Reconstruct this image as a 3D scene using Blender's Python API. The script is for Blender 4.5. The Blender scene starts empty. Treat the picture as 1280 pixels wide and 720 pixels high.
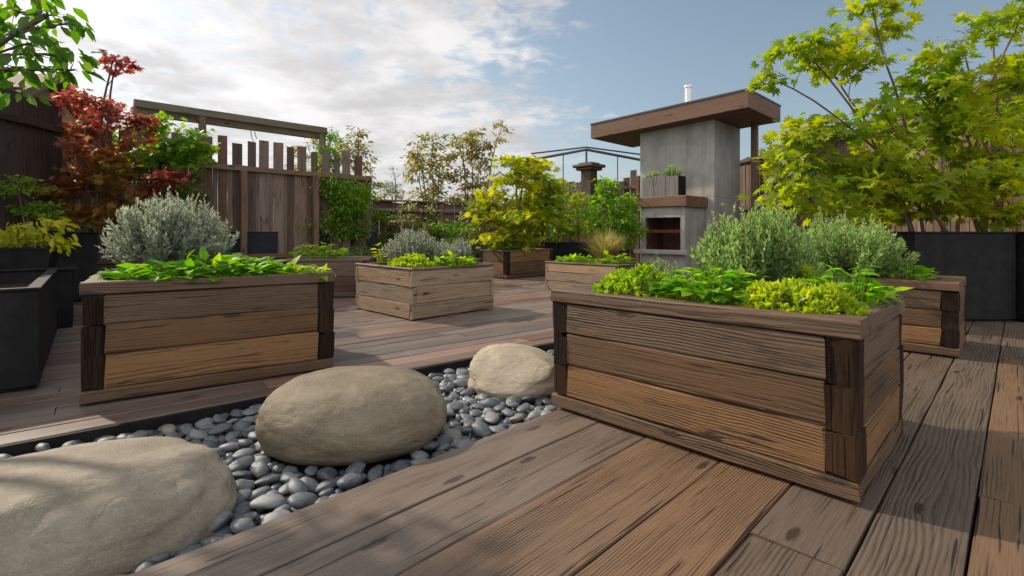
import bpy, bmesh, math, random
import numpy as np
from mathutils import Vector, Matrix, noise as mnoise
random.seed(7); rng = np.random.default_rng(7)
sc = bpy.context.scene; COL = sc.collection
PI = math.pi; rad = math.radians; S2 = math.sqrt(.5)
HC = 1.0; F = 633.0; HY = 290.0           # eye height, focal length and horizon of the photograph

def at(px, py, z=0.0):                     # world point of a pixel on the level z
    Y = F*(HC-z)/(py-HY); return Vector(((px-640)/F*Y, Y, z))
def atY(px, py, Y):                        # world point of a pixel at distance Y
    return Vector(((px-640)/F*Y, Y, HC-(py-HY)*Y/F))

# ------------------------------------------------------------------ objects
def thing(name, label, cat, loc=(0,0,0), rz=0, group=None):
    o = bpy.data.objects.new(name, None); COL.objects.link(o); o.empty_display_size = .1
    o.location = loc; o.rotation_euler = (0,0,rz); o['label'] = label; o['category'] = cat
    if group: o['group'] = group
    return o
def tag(o, label=None, cat=None, group=None, kind=None):
    for k, v in (('label',label),('category',cat),('group',group),('kind',kind)):
        if v: o[k] = v
    return o

class MB:
    """collects geometry; build() links it as ONE mesh object"""
    def __init__(s): s.v=[]; s.f=[]; s.uv=[]; s.t=[]; s.n=0
    def add(s, verts, faces, uvs=None, tint=None):
        b = s.n; s.v.extend(verts); s.n += len(verts)
        for i, f in enumerate(faces):
            s.f.append([b+k for k in f])
            s.uv.append(uvs[i] if uvs else [(verts[k][0]+verts[k][1], verts[k][2]) for k in f])
            s.t.append(tint if tint else (.5,.5,.5))
        return s
    def build(s, name, mat, parent=None, smooth=False, loc=None):
        me = bpy.data.meshes.new(name); me.from_pydata([tuple(x) for x in s.v], [], s.f); 
        me.color_attributes.new('tint','FLOAT_COLOR','CORNER'); me.uv_layers.new(name='UVMap')
        nl = len(me.loops); u = np.zeros(nl*2,dtype=np.float32); c = np.ones(nl*4,dtype=np.float32); k = 0
        for uv, t in zip(s.uv, s.t):
            for a in uv: u[2*k]=a[0]; u[2*k+1]=a[1]; c[4*k:4*k+3]=t; k+=1
        me.uv_layers['UVMap'].data.foreach_set('uv', u); me.color_attributes['tint'].data.foreach_set('color', c)
        if smooth: me.polygons.foreach_set('use_smooth',[True]*len(me.polygons))
        me.materials.append(mat); me.update()
        o = bpy.data.objects.new(name, me); COL.objects.link(o)
        if parent: o.parent = parent
        if loc: o.location = loc
        return o

def plank(mb, o, a, b, c, L, W, T, seg=0.25, bev=.006, jit=.003, tint=None):
    """board from corner o, along unit a (length L), b (width W), c (thickness T); UV runs along the grain"""
    o, a, b, c = Vector(o), Vector(a), Vector(b), Vector(c)
    n = max(1, int(round(L/seg))); bev = min(bev, W*.3, T*.3)
    prof = [(bev,0),(W-bev,0),(W,bev),(W,T-bev),(W-bev,T),(bev,T),(0,T-bev),(0,bev)]
    per=[0]
    for i in range(8):
        p, q = prof[i], prof[(i+1)%8]; per.append(per[-1]+math.hypot(q[0]-p[0], q[1]-p[1]))
    if tint is None: tint = (random.random(), random.random(), random.random())
    uo, vo = random.random()*40, random.random()*40; sd = random.random()*100
    vs=[]; 
    for i in range(n+1):
        x = L*i/n
        for k,(p,q) in enumerate(prof):
            j1 = jit*mnoise.noise((x*2.3, k*3.1, sd)); j2 = jit*mnoise.noise((x*2.9, k*5.7, sd+9))
            vs.append(o + a*(x + (jit*random.uniform(-1,1) if i in (0,n) else 0)) + b*(p+j1) + c*(q+j2))
    fs=[]; uv=[]
    for i in range(n):
        x0, x1 = L*i/n+uo, L*(i+1)/n+uo
        for k in range(8):
            k2=(k+1)%8
            fs.append([i*8+k, i*8+k2, (i+1)*8+k2, (i+1)*8+k])
            uv.append([(x0,per[k]+vo),(x0,per[k+1]+vo),(x1,per[k+1]+vo),(x1,per[k]+vo)])
    e0 = [(vo+p[1], uo+p[0]) for p in prof]
    flip = a.cross(b).dot(c) < 0
    fs.append(list(range(7,-1,-1))); uv.append(e0[::-1])
    fs.append([n*8+k for k in range(8)]); uv.append(e0)
    if not flip: fs=[f for f in fs]
    else: fs=[f[::-1] for f in fs]; uv=[q[::-1] for q in uv]
    mb.add(vs, fs, uv, tint)

def box(mb, x0,x1,y0,y1,z0,z1, bev=.006, tint=None, jit=0.0, seg=9):
    """axis aligned board in local space, grain along its longest side"""
    d=[x1-x0,y1-y0,z1-z0]; i=d.index(max(d)); E=[Vector((1,0,0)),Vector((0,1,0)),Vector((0,0,1))]
    j,k=(i+1)%3,(i+2)%3
    plank(mb,(x0,y0,z0),E[i],E[j],E[k],d[i],d[j],d[k],seg=seg,bev=bev,jit=jit,tint=tint)

def tube(mb, pts, rads, sides=7, tint=None):
    pts=[Vector(p) for p in pts]; n=len(pts); vs=[]; fs=[]; uv=[]
    if tint is None: tint=(random.random(),random.random(),random.random())
    ref=Vector((.3,.9,.2)); L=0; Ls=[0]
    for i in range(1,n): L+=(pts[i]-pts[i-1]).length; Ls.append(L)
    for i in range(n):
        d=(pts[min(i+1,n-1)]-pts[max(i-1,0)])
        d = d.normalized() if d.length>1e-6 else Vector((0,0,1))
        if abs(d.dot(ref))>.95: ref=Vector((.9,.1,.4))
        u=d.cross(ref).normalized(); w=d.cross(u)
        for k in range(sides):
            an=2*PI*k/sides; vs.append(pts[i]+(u*math.cos(an)+w*math.sin(an))*rads[i])
    for i in range(n-1):
        for k in range(sides):
            k2=(k+1)%sides; fs.append([i*sides+k,(i+1)*sides+k,(i+1)*sides+k2,i*sides+k2])
            uv.append([(Ls[i],k*.03),(Ls[i+1],k*.03),(Ls[i+1],k*.03+.03),(Ls[i],k*.03+.03)])
    fs.append(list(range(sides))); uv.append([(0,0)]*sides)
    fs.append([(n-1)*sides+k for k in range(sides)][::-1]); uv.append([(0,0)]*sides)
    mb.add(vs,fs,uv,tint)

# ------------------------------------------------------------------ leaves (vectorised)
def unit(a): return a/np.maximum(np.linalg.norm(a,axis=1,keepdims=True),1e-9)
class LB:
    def __init__(s): s.V=[]; s.Fs=[]; s.T=[]; s.n=0
    def leaves(s, pos, d, nrm, size, tv, tf, t0, t1=None, width=None):
        """template verts tv (k,3: across, along, up), faces tf; one per pos"""
        pos=np.asarray(pos,float); N=len(pos)
        if N==0: return
        d=unit(np.asarray(d,float)); x=np.cross(d,np.asarray(nrm,float)); x=unit(x); z=np.cross(x,d)
        size=np.broadcast_to(np.asarray(size,float),(N,)); w=size if width is None else np.broadcast_to(np.asarray(width,float),(N,))
        tv=np.asarray(tv,float)
        V=pos[:,None,:]+ x[:,None,:]*(tv[None,:,0:1]*w[:,None,None]) + d[:,None,:]*(tv[None,:,1:2]*size[:,None,None]) + z[:,None,:]*(tv[None,:,2:3]*size[:,None,None])
        k=len(tv); 
        s.V.append(V.reshape(-1,3))
        tf=np.asarray(tf,int); 
        s.Fs.append((tf[None]+ (s.n+np.arange(N)*k)[:,None,None]).reshape(-1,tf.shape[1]))
        t0=np.broadcast_to(np.asarray(t0,float),(N,)); t1=np.broadcast_to(np.asarray(0. if t1 is None else t1,float),(N,))
        s.T.append(np.repeat(np.stack([t0,t1,np.zeros(N),np.ones(N)],1),k,axis=0)); s.n+=N*k
    def build(s, name, mat, parent=None, smooth=False):
        V=np.concatenate(s.V).astype(np.float32); T=np.concatenate(s.T).astype(np.float32)
        me=bpy.data.meshes.new(name); me.vertices.add(len(V)); me.vertices.foreach_set('co',V.ravel())
        tot=sum(f.size for f in s.Fs); nf=sum(len(f) for f in s.Fs)
        me.loops.add(tot); me.loops.foreach_set('vertex_index',np.concatenate([f.ravel() for f in s.Fs]).astype(np.int32))
        lt=np.concatenate([np.full(len(f),f.shape[1]) for f in s.Fs]).astype(np.int32)
        me.polygons.add(nf); me.polygons.foreach_set('loop_start',np.concatenate([[0],np.cumsum(lt)[:-1]]).astype(np.int32))
        me.polygons.foreach_set('loop_total',lt)
        if smooth: me.polygons.foreach_set('use_smooth',[True]*nf)
        me.update(calc_edges=True); me.validate()
        ca=me.color_attributes.new('tint','FLOAT_COLOR','POINT'); ca.data.foreach_set('color',T.ravel())
        me.materials.append(mat); o=bpy.data.objects.new(name,me); COL.objects.link(o)
        if parent: o.parent=parent
        return o
# templates
NARROW=([(0,0,0),(.5,.5,.05),(0,1,0),(-.5,.5,.05)],[(0,1,2,3)])
OVATE=([(0,0,0),(.38,.3,.07),(.34,.62,.02),(0,1,-.14),(-.34,.62,.02),(-.38,.3,.07),(0,.33,0),(0,.66,-.03)],
       [(0,1,6),(0,6,5)],[(1,2,7,6),(6,7,4,5)],[(2,3,7),(7,3,4)])
def palm(n=7, droop=.12, wid=.15):
    v=[(0,.12,0)]; f=[]
    angs=np.linspace(-2.0,2.0,n)
    for i,a in enumerate(angs):
        L=(.95-.28*abs(a)/2.0*1.3); c,s=math.cos(a),math.sin(a); b=len(v)
        m=.5*L
        v+= [(m*s+wid*c, .12+m*c-wid*s, -.02),(L*s,.12+L*c,-droop*L-.02),(m*s-wid*c,.12+m*c+wid*s,-.02)]
        f.append((0,b,b+1,b+2))
    return v,f
PALM7=palm(7); PALM5=palm(5,.1,.15)
def add_ovate(lb,pos,d,nrm,size,t0,t1=None,width=None):
    for fs in OVATE[1:]:
        # one template, three face groups: the vertices repeat per group so keep them welded by adding once
        pass
    tv=OVATE[0]; tf=[(0,1,6,6),(0,6,5,5),(1,2,7,6),(6,7,4,5),(2,3,7,7),(7,3,4,4)]
    tri=[(0,1,6),(0,6,5),(1,2,7),(1,7,6),(6,7,4),(6,4,5),(2,3,7),(7,3,4)]
    lb.leaves(pos,d,nrm,size,tv,tri,t0,t1,width)

# ------------------------------------------------------------------ materials
def newmat(name):
    m=bpy.data.materials.new(name); m.use_nodes=True; nt=m.node_tree; nt.nodes.clear()
    out=nt.nodes.new('ShaderNodeOutputMaterial'); return m,nt,out
class G:
    """small node-graph helper"""
    def __init__(s,nt): s.nt=nt
    def n(s,t,**k):
        x=s.nt.nodes.new(t)
        for a,b in k.items(): setattr(x,a,b)
        return x
    def set(s,sock,v):
        if hasattr(v,'is_output'): s.nt.links.new(v,sock)
        else: sock.default_value=v
    def math(s,op,a,b=None,c=None,clamp=False):
        x=s.n('ShaderNodeMath',operation=op); x.use_clamp=clamp; s.set(x.inputs[0],a)
        if b is not None: s.set(x.inputs[1],b)
        if c is not None: s.set(x.inputs[2],c)
        return x.outputs[0]
    def mix(s,f,a,b,mode='MIX'):
        x=s.n('ShaderNodeMix',data_type='RGBA',blend_type=mode); s.set(x.inputs['Factor'],f); s.set(x.inputs[6],a); s.set(x.inputs[7],b); return x.outputs[2]
    def ramp(s,f,stops):
        x=s.n('ShaderNodeValToRGB'); s.set(x.inputs[0],f); e=x.color_ramp.elements
        while len(e)<len(stops): e.new(.5)
        for el,(p,c) in zip(e,stops): el.position=p; el.color=(*c,1) if len(c)==3 else c
        return x.outputs[0]
    def smooth(s,v,a,b):
        x=s.n('ShaderNodeMapRange',interpolation_type='SMOOTHSTEP'); s.set(x.inputs[0],v); x.inputs[1].default_value=a; x.inputs[2].default_value=b; return x.outputs[0]
    def comb(s,x,y,z=0.0):
        c=s.n('ShaderNodeCombineXYZ'); s.set(c.inputs[0],x); s.set(c.inputs[1],y); s.set(c.inputs[2],z); return c.outputs[0]
    def noise(s,vec,scale=1,detail=3,rough=.55,dist=0):
        x=s.n('ShaderNodeTexNoise'); s.set(x.inputs['Vector'],vec); x.inputs['Scale'].default_value=scale; x.inputs['Detail'].default_value=detail
        x.inputs['Roughness'].default_value=rough; x.inputs['Distortion'].default_value=dist; return x.outputs[0]
    def bump(s,h,strength=.4,dist=.01):
        x=s.n('ShaderNodeBump'); s.set(x.inputs['Height'],h); x.inputs['Strength'].default_value=strength; x.inputs['Distance'].default_value=dist; return x.outputs[0]
    def pbsdf(s,out,col,rough=.7,nrm=None,spec=.4,metal=0):
        p=s.n('ShaderNodeBsdfPrincipled'); s.set(p.inputs['Base Color'],col); s.set(p.inputs['Roughness'],rough); s.set(p.inputs['Specular IOR Level'],spec); p.inputs['Metallic'].default_value=metal
        if nrm is not None: s.nt.links.new(nrm,p.inputs['Normal'])
        s.nt.links.new(p.outputs[0],out.inputs[0]); return p

def wood(name, dark, light, grey, greyamt=.45, freq=38., rough=.72, bump=.55, var=.5, spec=.35, warm=(.30,.15,.06), warmamt=.3, stain=.5):
    m,nt,out=newmat(name); g=G(nt)
    uv=g.n('ShaderNodeUVMap',uv_map='UVMap').outputs[0]; sp=g.n('ShaderNodeSeparateXYZ'); g.set(sp.inputs[0],uv); u,v=sp.outputs[0],sp.outputs[1]
    at_=g.n('ShaderNodeAttribute',attribute_name='tint'); st=g.n('ShaderNodeSeparateColor'); g.set(st.inputs[0],at_.outputs['Color']); t0,t1,t2=st.outputs[0],st.outputs[1],st.outputs[2]
    mul=lambda a,b:g.math('MULTIPLY',a,b)
    big=g.noise(g.comb(mul(u,.9),mul(v,4.)),1,3,.5)
    wob=g.noise(g.comb(mul(u,3.0),mul(v,14.)),1,2,.5)
    vo=g.n('ShaderNodeTexVoronoi',feature='F1',voronoi_dimensions='2D'); g.set(vo.inputs['Vector'],g.comb(mul(u,1.25),mul(v,4.2))); vo.inputs['Scale'].default_value=1.0; vo.inputs['Randomness'].default_value=1.0
    kr=g.n('ShaderNodeSeparateColor'); g.set(kr.inputs[0],vo.outputs['Color']); kd=g.math('ADD',g.math('ADD',vo.outputs['Distance'],g.math('MULTIPLY_ADD',g.noise(g.comb(mul(u,30.),mul(v,60.)),1,2),.08,-.04)),mul(g.smooth(kr.outputs[0],.40,.30),.0) if False else mul(g.smooth(kr.outputs[0],.72,.60),1.0))
    kn=g.math('EXPONENT',mul(kd,-7.0))
    ph=g.math('ADD',g.math('ADD',mul(g.math('ADD',mul(v,freq*6.283),mul(u,2.0)),g.math('MULTIPLY_ADD',g.math('FRACT',mul(t0,7.3)),.9,.6)),mul(big,30.0)),g.math('ADD',mul(wob,6.0),mul(kn,15.0)))
    ring=g.math('MULTIPLY_ADD',g.math('SINE',ph),.5,.5)
    ring=g.math('POWER',ring,.55)
    rmask=g.smooth(g.noise(g.comb(mul(u,.9),mul(v,7.),7.7),1,3,.6),.40,.60)
    ring=g.math('SUBTRACT',1.0,mul(g.math('SUBTRACT',1.0,ring),rmask))
    fib=g.noise(g.comb(mul(u,9.),mul(v,260.)),1,3,.6)
    fib2=g.noise(g.comb(mul(u,3.2),mul(v,105.)),1,4,.65)
    ck=g.noise(g.comb(mul(u,1.6),mul(v,55.)),1,2,.5,.3); ck2=g.noise(g.comb(mul(u,.7),mul(v,120.),5.1),1,2,.5); crack=g.math('MAXIMUM',g.smooth(ck,.35,.31),g.smooth(ck2,.33,.29))
    wz=g.noise(g.comb(mul(u,1.3),mul(v,3.5)),1,4,.6)
    blot=g.noise(g.comb(mul(u,2.2),mul(v,16.),3.3),1,6,.72)
    f=g.math('ADD',mul(ring,.25),g.math('ADD',mul(fib,.40),mul(fib2,.47)))
    col=g.ramp(f,[(.28,dark),(.52,tuple((a+b)/2 for a,b in zip(dark,light))),(.8,light)])
    wf=mul(g.smooth(g.math('ADD',t1,mul(g.math('SUBTRACT',wz,.5),.9)),.55,.95),warmamt)
    col=g.mix(wf,col,g.mix(g.smooth(f,.3,.75),tuple(.35*a for a in warm)+(1,),(*warm,1)))
    gf=mul(g.smooth(g.math('ADD',mul(wz,1.1),mul(g.math('SUBTRACT',t0,.5),.95)),.35,.75),greyamt)
    gcol=g.mix(g.smooth(f,.3,.75),tuple(.45*a for a in grey)+(1,),(*grey,1))
    col=g.mix(gf,col,gcol)
    val=g.math('MULTIPLY_ADD',t2,var,1-.5*var)
    col=g.mix(1.0,col,g.comb(val,val,val),'MULTIPLY')
    col=g.mix(mul(g.smooth(g.math('ADD',blot,mul(g.math('SUBTRACT',fib2,.5),.35)),.54,.70),stain),col,g.mix(.28,(.012,.009,.007,1),col))
    col=g.mix(mul(g.smooth(kd,.085,.045),.8),col,(.02,.012,.008,1))
    col=g.mix(mul(crack,.85),col,(.008,.006,.005,1))
    h=g.math('SUBTRACT',g.math('ADD',mul(ring,.55),g.math('ADD',mul(fib,.4),mul(fib2,.6))),mul(crack,1.2))
    rg=g.math('MULTIPLY_ADD',fib2,.3,rough-.15)
    g.pbsdf(out,col,rg,g.bump(h,bump,.006),spec); return m

def leafmat(name, stops, stops2=None, rough=.45, trans=.42, spec=.35):
    """stops: ramp over a random value per leaf; stops2: a second leaf colour, mixed by the plant's own colour patches"""
    m,nt,out=newmat(name); g=G(nt)
    a=g.n('ShaderNodeAttribute',attribute_name='tint'); s=g.n('ShaderNodeSeparateColor'); g.set(s.inputs[0],a.outputs['Color'])
    col=g.ramp(s.outputs[0],stops)
    if stops2: col=g.mix(s.outputs[1],col,g.ramp(s.outputs[0],stops2))
    tc=g.n('ShaderNodeTexCoord').outputs['Object']
    col=g.mix(g.math('MULTIPLY',g.smooth(g.noise(tc,60,2),.5,.75),.35),col,g.mix(.5,col,(.10,.09,.02,1)))
    p=g.n('ShaderNodeBsdfPrincipled'); g.set(p.inputs['Base Color'],col); p.inputs['Roughness'].default_value=rough; p.inputs['Specular IOR Level'].default_value=spec
    t=g.n('ShaderNodeBsdfTranslucent'); hs=g.n('ShaderNodeHueSaturation'); hs.inputs['Saturation'].default_value=1.15; hs.inputs['Value'].default_value=1.75; g.set(hs.inputs['Color'],col); g.set(t.inputs[0],hs.outputs[0])
    mx=g.n('ShaderNodeMixShader'); mx.inputs[0].default_value=min(.62,trans+.12); nt.links.new(p.outputs[0],mx.inputs[1]); nt.links.new(t.outputs[0],mx.inputs[2]); nt.links.new(mx.outputs[0],out.inputs[0]); return m

def speckle(name, c0, c1, c2, scale=60, rough=.6, bump=.3, spec=.4, objrand=False, big=2.5, bd=.004):
    m,nt,out=newmat(name); g=G(nt); tc=g.n('ShaderNodeTexCoord').outputs['Object']
    n1=g.noise(tc,big,5,.6); n2=g.noise(tc,scale,4,.7); n3=g.noise(tc,scale*3,2,.5)
    col=g.ramp(n1,[(.3,c0),(.55,c1),(.75,c2)])
    col=g.mix(g.math('MULTIPLY',g.smooth(n2,.5,.68),.55),col,g.mix(.55,col,(.02,.02,.018,1)))
    col=g.mix(g.math('MULTIPLY',g.smooth(n3,.58,.7),.4),col,(.5,.47,.40,1))
    h=g.math('ADD',g.math('MULTIPLY',n2,.6),g.math('MULTIPLY',n3,.4))
    g.pbsdf(out,col,rough,g.bump(h,bump,bd),spec); return m

WOOD_DECK=wood('weathered_deck_wood',(.018,.011,.008),(.130,.085,.055),(.124,.100,.083),.58,72,.45,.8,.65,.5,(.180,.103,.055),.7,.3)
WOOD_DECK_FAR=wood('reddish_deck_wood',(.036,.024,.019),(.160,.112,.088),(.170,.145,.130),.60,40,.50,.6,.7,.5,(.22,.10,.06),.7,.3)
WOOD_BOX=wood('reclaimed_planter_wood',(.010,.006,.003),(.152,.084,.040),(.106,.074,.050),.60,62,.68,.85,.6,.3,(.25,.125,.044),.5,.85)
WOOD_RIM=wood('planter_rim_wood',(.035,.021,.013),(.135,.080,.046),(.122,.088,.063),.45,44,.60,.6,.35,.4,(.24,.12,.05),.35,.3)
WOOD_PALE=wood('pale_timber_wood',(.070,.047,.030),(.36,.255,.165),(.24,.195,.150),.45,44,.70,.9,.45,.3,(.32,.19,.09),.5,.6)
WOOD_CHAR=wood('charred_post_wood',(.003,.002,.002),(.026,.015,.009),(.016,.012,.010),.3,44,.7,1.2,.6,.12,(.07,.032,.012),.3,.7)
WOOD_FENCE=wood('grey_fence_wood',(.045,.031,.024),(.165,.112,.082),(.180,.150,.130),.45,52,.80,.7,.8,.2,(.15,.075,.045),.6,.5)
WOOD_GREYBOX=wood('grey_box_wood',(.06,.058,.055),(.20,.19,.18),(.22,.21,.20),.7,50,.75,.5,.4,.2,(.18,.15,.12),.2,.4)
WOOD_DARKFENCE=wood('dark_fence_wood',(.018,.013,.010),(.060,.045,.036),(.07,.06,.053),.4,40,.80,.7,.6,.2,(.08,.045,.03),.4,.5)
WOOD_RED=wood('reddish_stained_wood',(.060,.030,.019),(.175,.095,.058),(.165,.110,.08),.4,30,.62,.5,.3,.3,(.20,.095,.05),.4,.3)
WOOD_BEAM=wood('grey_beam_wood',(.06,.048,.035),(.19,.16,.115),(.22,.20,.16),.6,40,.75,.6,.4,.25,(.2,.13,.07),.3,.4)
BARK=wood('branch_bark',(.055,.036,.024),(.20,.145,.10),(.20,.17,.14),.5,60,.8,.8,.4,.2,(.25,.13,.06),.5,.4)
BARK_ORANGE=wood('orange_brown_bark',(.10,.045,.02),(.32,.17,.085),(.26,.18,.12),.3,60,.8,.8,.5,.2,(.34,.15,.05),.6,.3)
def plain(name,col,rough=.6,metal=0,spec=.4,nscale=8,amt=.5,bump=.1):
    m,nt,out=newmat(name); g=G(nt); tc=g.n('ShaderNodeTexCoord').outputs['Object']
    n1=g.noise(tc,nscale,5,.65); n2=g.noise(tc,nscale*9,3,.6)
    c=g.mix(g.math('MULTIPLY',g.smooth(n1,.35,.7),amt),(*col,1),tuple(min(1,a*1.7+.01) for a in col)+(1,))
    c=g.mix(g.math('MULTIPLY',g.smooth(n2,.5,.75),amt*.5),c,tuple(a*.5 for a in col)+(1,))
    g.pbsdf(out,c,g.math('MULTIPLY_ADD',n1,.25,rough-.12),g.bump(n2,bump,.004),spec,metal); return m
BLACK=plain('black_powder_coat',(.008,.008,.009),.6,0,.14,5,.6,.15)
NAVY=plain('blue_black_metal',(.012,.014,.020),.6,0,.18,5,.5,.1)
SOIL=plain('dark_potting_soil',(.028,.020,.014),.95,0,.1,25,.8,1.0)
IRON=plain('dark_grey_steel',(.06,.062,.065),.5,.3,.4,9,.5,.1)
WHITE=plain('white_flue_paint',(.75,.75,.74),.4,0,.4,9,.2,.05)
ROOF=plain('brown_roofing',(.13,.085,.065),.8,0,.2,6,.6,.5)
WALLP=plain('tan_wall_paint',(.30,.21,.14),.8,0,.2,4,.4,.2)
BRICK=plain('dark_red_firebrick',(.075,.028,.020),.85,0,.2,12,.6,.5)
def groundmat():
    m,nt,out=newmat('garden_earth'); g=G(nt); tc=g.n('ShaderNodeTexCoord').outputs['Object']
    n=g.noise(tc,.6,6,.6); n2=g.noise(tc,14,4,.6)
    c=g.ramp(n,[(.35,(.05,.045,.025)),(.55,(.07,.075,.03)),(.7,(.045,.07,.02))]); c=g.mix(g.smooth(n2,.45,.7),c,(.03,.03,.015,1))
    g.pbsdf(out,c,.95,g.bump(n2,.6,.03),.1); return m
def concrete():
    m,nt,out=newmat('cast_concrete'); g=G(nt); tc=g.n('ShaderNodeTexCoord').outputs['Object']
    sp=g.n('ShaderNodeSeparateXYZ'); g.set(sp.inputs[0],tc)
    n1=g.noise(tc,1.4,6,.65); n2=g.noise(tc,30,4,.65)
    vs=g.n('ShaderNodeVectorMath',operation='MULTIPLY'); g.set(vs.inputs[0],tc); vs.inputs[1].default_value=(5,5,.35)
    st=g.noise(vs.outputs[0],1,4,.6)
    c=g.ramp(n1,[(.3,(.22,.215,.20)),(.5,(.31,.305,.275)),(.7,(.40,.39,.345))])
    c=g.mix(g.math('MULTIPLY',g.smooth(st,.5,.72),.55),c,(.16,.155,.15,1))
    c=g.mix(g.math('MULTIPLY',g.smooth(n2,.55,.75),.3),c,(.15,.15,.14,1))
    fx=g.math('ABSOLUTE',g.math('SUBTRACT',g.math('FRACT',g.math('MULTIPLY',g.math('ADD',sp.outputs[0],sp.outputs[1]),2.2)),.5)); jl=g.smooth(fx,.485,.499)
    fz=g.math('ABSOLUTE',g.math('SUBTRACT',g.math('FRACT',g.math('MULTIPLY',sp.outputs[2],.55)),.5)); jl=g.math('MAXIMUM',jl,g.smooth(fz,.494,.5))
    c=g.mix(g.math('MULTIPLY',jl,.45),c,(.10,.10,.095,1))
    h=g.math('SUBTRACT',g.math('ADD',n2,n1),g.math('MULTIPLY',jl,1.5))
    g.pbsdf(out,c,.75,g.bump(h,.35,.008),.3); return m
CONC=concrete()
def bouldermat(name,c0,c1,c2,moss=.3):
    m,nt,out=newmat(name); g=G(nt); tc=g.n('ShaderNodeTexCoord').outputs['Object']
    n1=g.noise(tc,3.2,6,.62,.4); n2=g.noise(tc,42,5,.7); n3=g.noise(tc,170,2,.5); n4=g.noise(tc,7,5,.6,.8)
    vs=g.n('ShaderNodeVectorMath',operation='MULTIPLY'); g.set(vs.inputs[0],tc); vs.inputs[1].default_value=(2.0,7.,9.)
    vein=g.noise(vs.outputs[0],1,4,.6,1.2); vn=g.math('ABSOLUTE',g.math('SUBTRACT',vein,.5))
    c=g.ramp(n1,[(.3,c0),(.5,c1),(.7,c2)])
    c=g.mix(g.math('MULTIPLY',g.smooth(n4,.5,.68),moss),c,(.13,.115,.07,1))
    c=g.mix(g.math('MULTIPLY',g.smooth(n2,.5,.7),.32),c,g.mix(.6,c,(.06,.055,.045,1)))
    c=g.mix(g.math('MULTIPLY',g.smooth(n3,.56,.68),.22),c,(.42,.38,.31,1))
    c=g.mix(g.math('MULTIPLY',g.smooth(n3,.42,.34),.2),c,(.07,.065,.055,1))
    c=g.mix(g.math('MULTIPLY',g.smooth(vn,.007,.0),.38),c,(.10,.085,.06,1))
    h=g.math('ADD',g.math('MULTIPLY',n2,.7),g.math('MULTIPLY',n3,.35)); h=g.math('ADD',h,g.math('MULTIPLY',n4,1.3)); h=g.math('ADD',h,g.math('MULTIPLY',g.smooth(vn,0,.03),.4))
    g.pbsdf(out,c,.72,g.bump(h,.5,.006),.3); return m
BOULD=bouldermat('buff_granite',(.150,.124,.090),(.215,.183,.138),(.285,.247,.19))
BOULD2=bouldermat('olive_granite',(.108,.084,.052),(.165,.133,.090),(.228,.190,.136),.5)
BOULD3=bouldermat('pale_cream_stone',(.27,.22,.155),(.36,.30,.22),(.44,.375,.28),.15)
def pebblemat(name,stops):
    m,nt,out=newmat(name); g=G(nt); tc=g.n('ShaderNodeTexCoord').outputs['Object']; oi=g.n('ShaderNodeObjectInfo')
    vs=g.n('ShaderNodeVectorMath',operation='ADD'); g.set(vs.inputs[0],tc); cb=g.comb(g.math('MULTIPLY',oi.outputs['Random'],77.),0.,0.); g.set(vs.inputs[1],cb)
    a=g.n('ShaderNodeAttribute',attribute_name='tint'); s=g.n('ShaderNodeSeparateColor'); g.set(s.inputs[0],a.outputs['Color'])
    r=g.math('FRACT',g.math('ADD',oi.outputs['Random'],s.outputs[0]))
    col=g.ramp(r,stops); n1=g.noise(vs.outputs[0],2.2,4,.6); n2=g.noise(vs.outputs[0],26,3,.6)
    col=g.mix(g.math('MULTIPLY',g.smooth(n1,.42,.65),.5),col,g.mix(.5,col,(.26,.27,.275,1)))
    col=g.mix(g.math('MULTIPLY',g.smooth(n2,.55,.7),.35),col,g.mix(.5,col,(.02,.02,.02,1)))
    g.pbsdf(out,col,g.math('MULTIPLY_ADD',n1,.3,.30),g.bump(n2,.2,.01),.4); return m
PEB=pebblemat('blue_grey_pebble',[(0,(.032,.041,.052)),(.25,(.078,.092,.107)),(.45,(.132,.142,.148)),(.6,(.055,.070,.088)),(.8,(.098,.110,.120)),(1,(.195,.20,.198))])
PEBT=pebblemat('tan_pebble',[(0,(.19,.15,.105)),(.5,(.23,.19,.145)),(1,(.16,.14,.11))])

# leaf colours
G_=lambda *c:[(p,k) for p,k in c]
L_MAPLE=leafmat('yellow_green_maple_leaf',[(0,(0.136,0.217,0.014)),(.45,(0.277,0.341,0.018)),(1,(0.438,0.410,0.025))],[(0,(0.071,0.199,0.016)),(1,(0.161,0.341,0.023))])
L_RED=leafmat('red_maple_leaf',[(0,(0.162,0.035,0.033)),(.5,(0.273,0.066,0.057)),(1,(0.364,0.132,0.099))],[(0,(0.152,0.132,0.022)),(.5,(0.273,0.123,0.033)),(1,(0.142,0.185,0.033))])
L_GREEN=leafmat('bright_green_leaf',[(0,(0.069,0.181,0.015)),(.5,(0.150,0.300,0.022)),(1,(0.250,0.400,0.037))],[(0,(0.125,0.175,0.013)),(1,(0.250,0.300,0.025))])
L_BIG=leafmat('glossy_green_leaf',[(0,(0.037,0.106,0.015)),(.6,(0.094,0.206,0.027)),(1,(0.200,0.263,0.037))],rough=.3,trans=.5,spec=.5)
L_YEL=leafmat('golden_leaf',[(0,(0.229,0.251,0.011)),(.5,(0.404,0.409,0.017)),(1,(0.513,0.476,0.034))],[(0,(0.082,0.198,0.014)),(.7,(0.153,0.265,0.017)),(1,(0.393,0.198,0.023))])
L_OLIVE=leafmat('sparse_olive_leaf',[(0,(0.132,0.156,0.054)),(.5,(0.216,0.228,0.084)),(1,(0.324,0.300,0.120))],[(0,(0.204,0.156,0.048)),(1,(0.264,0.192,0.060))],trans=.48)
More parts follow.
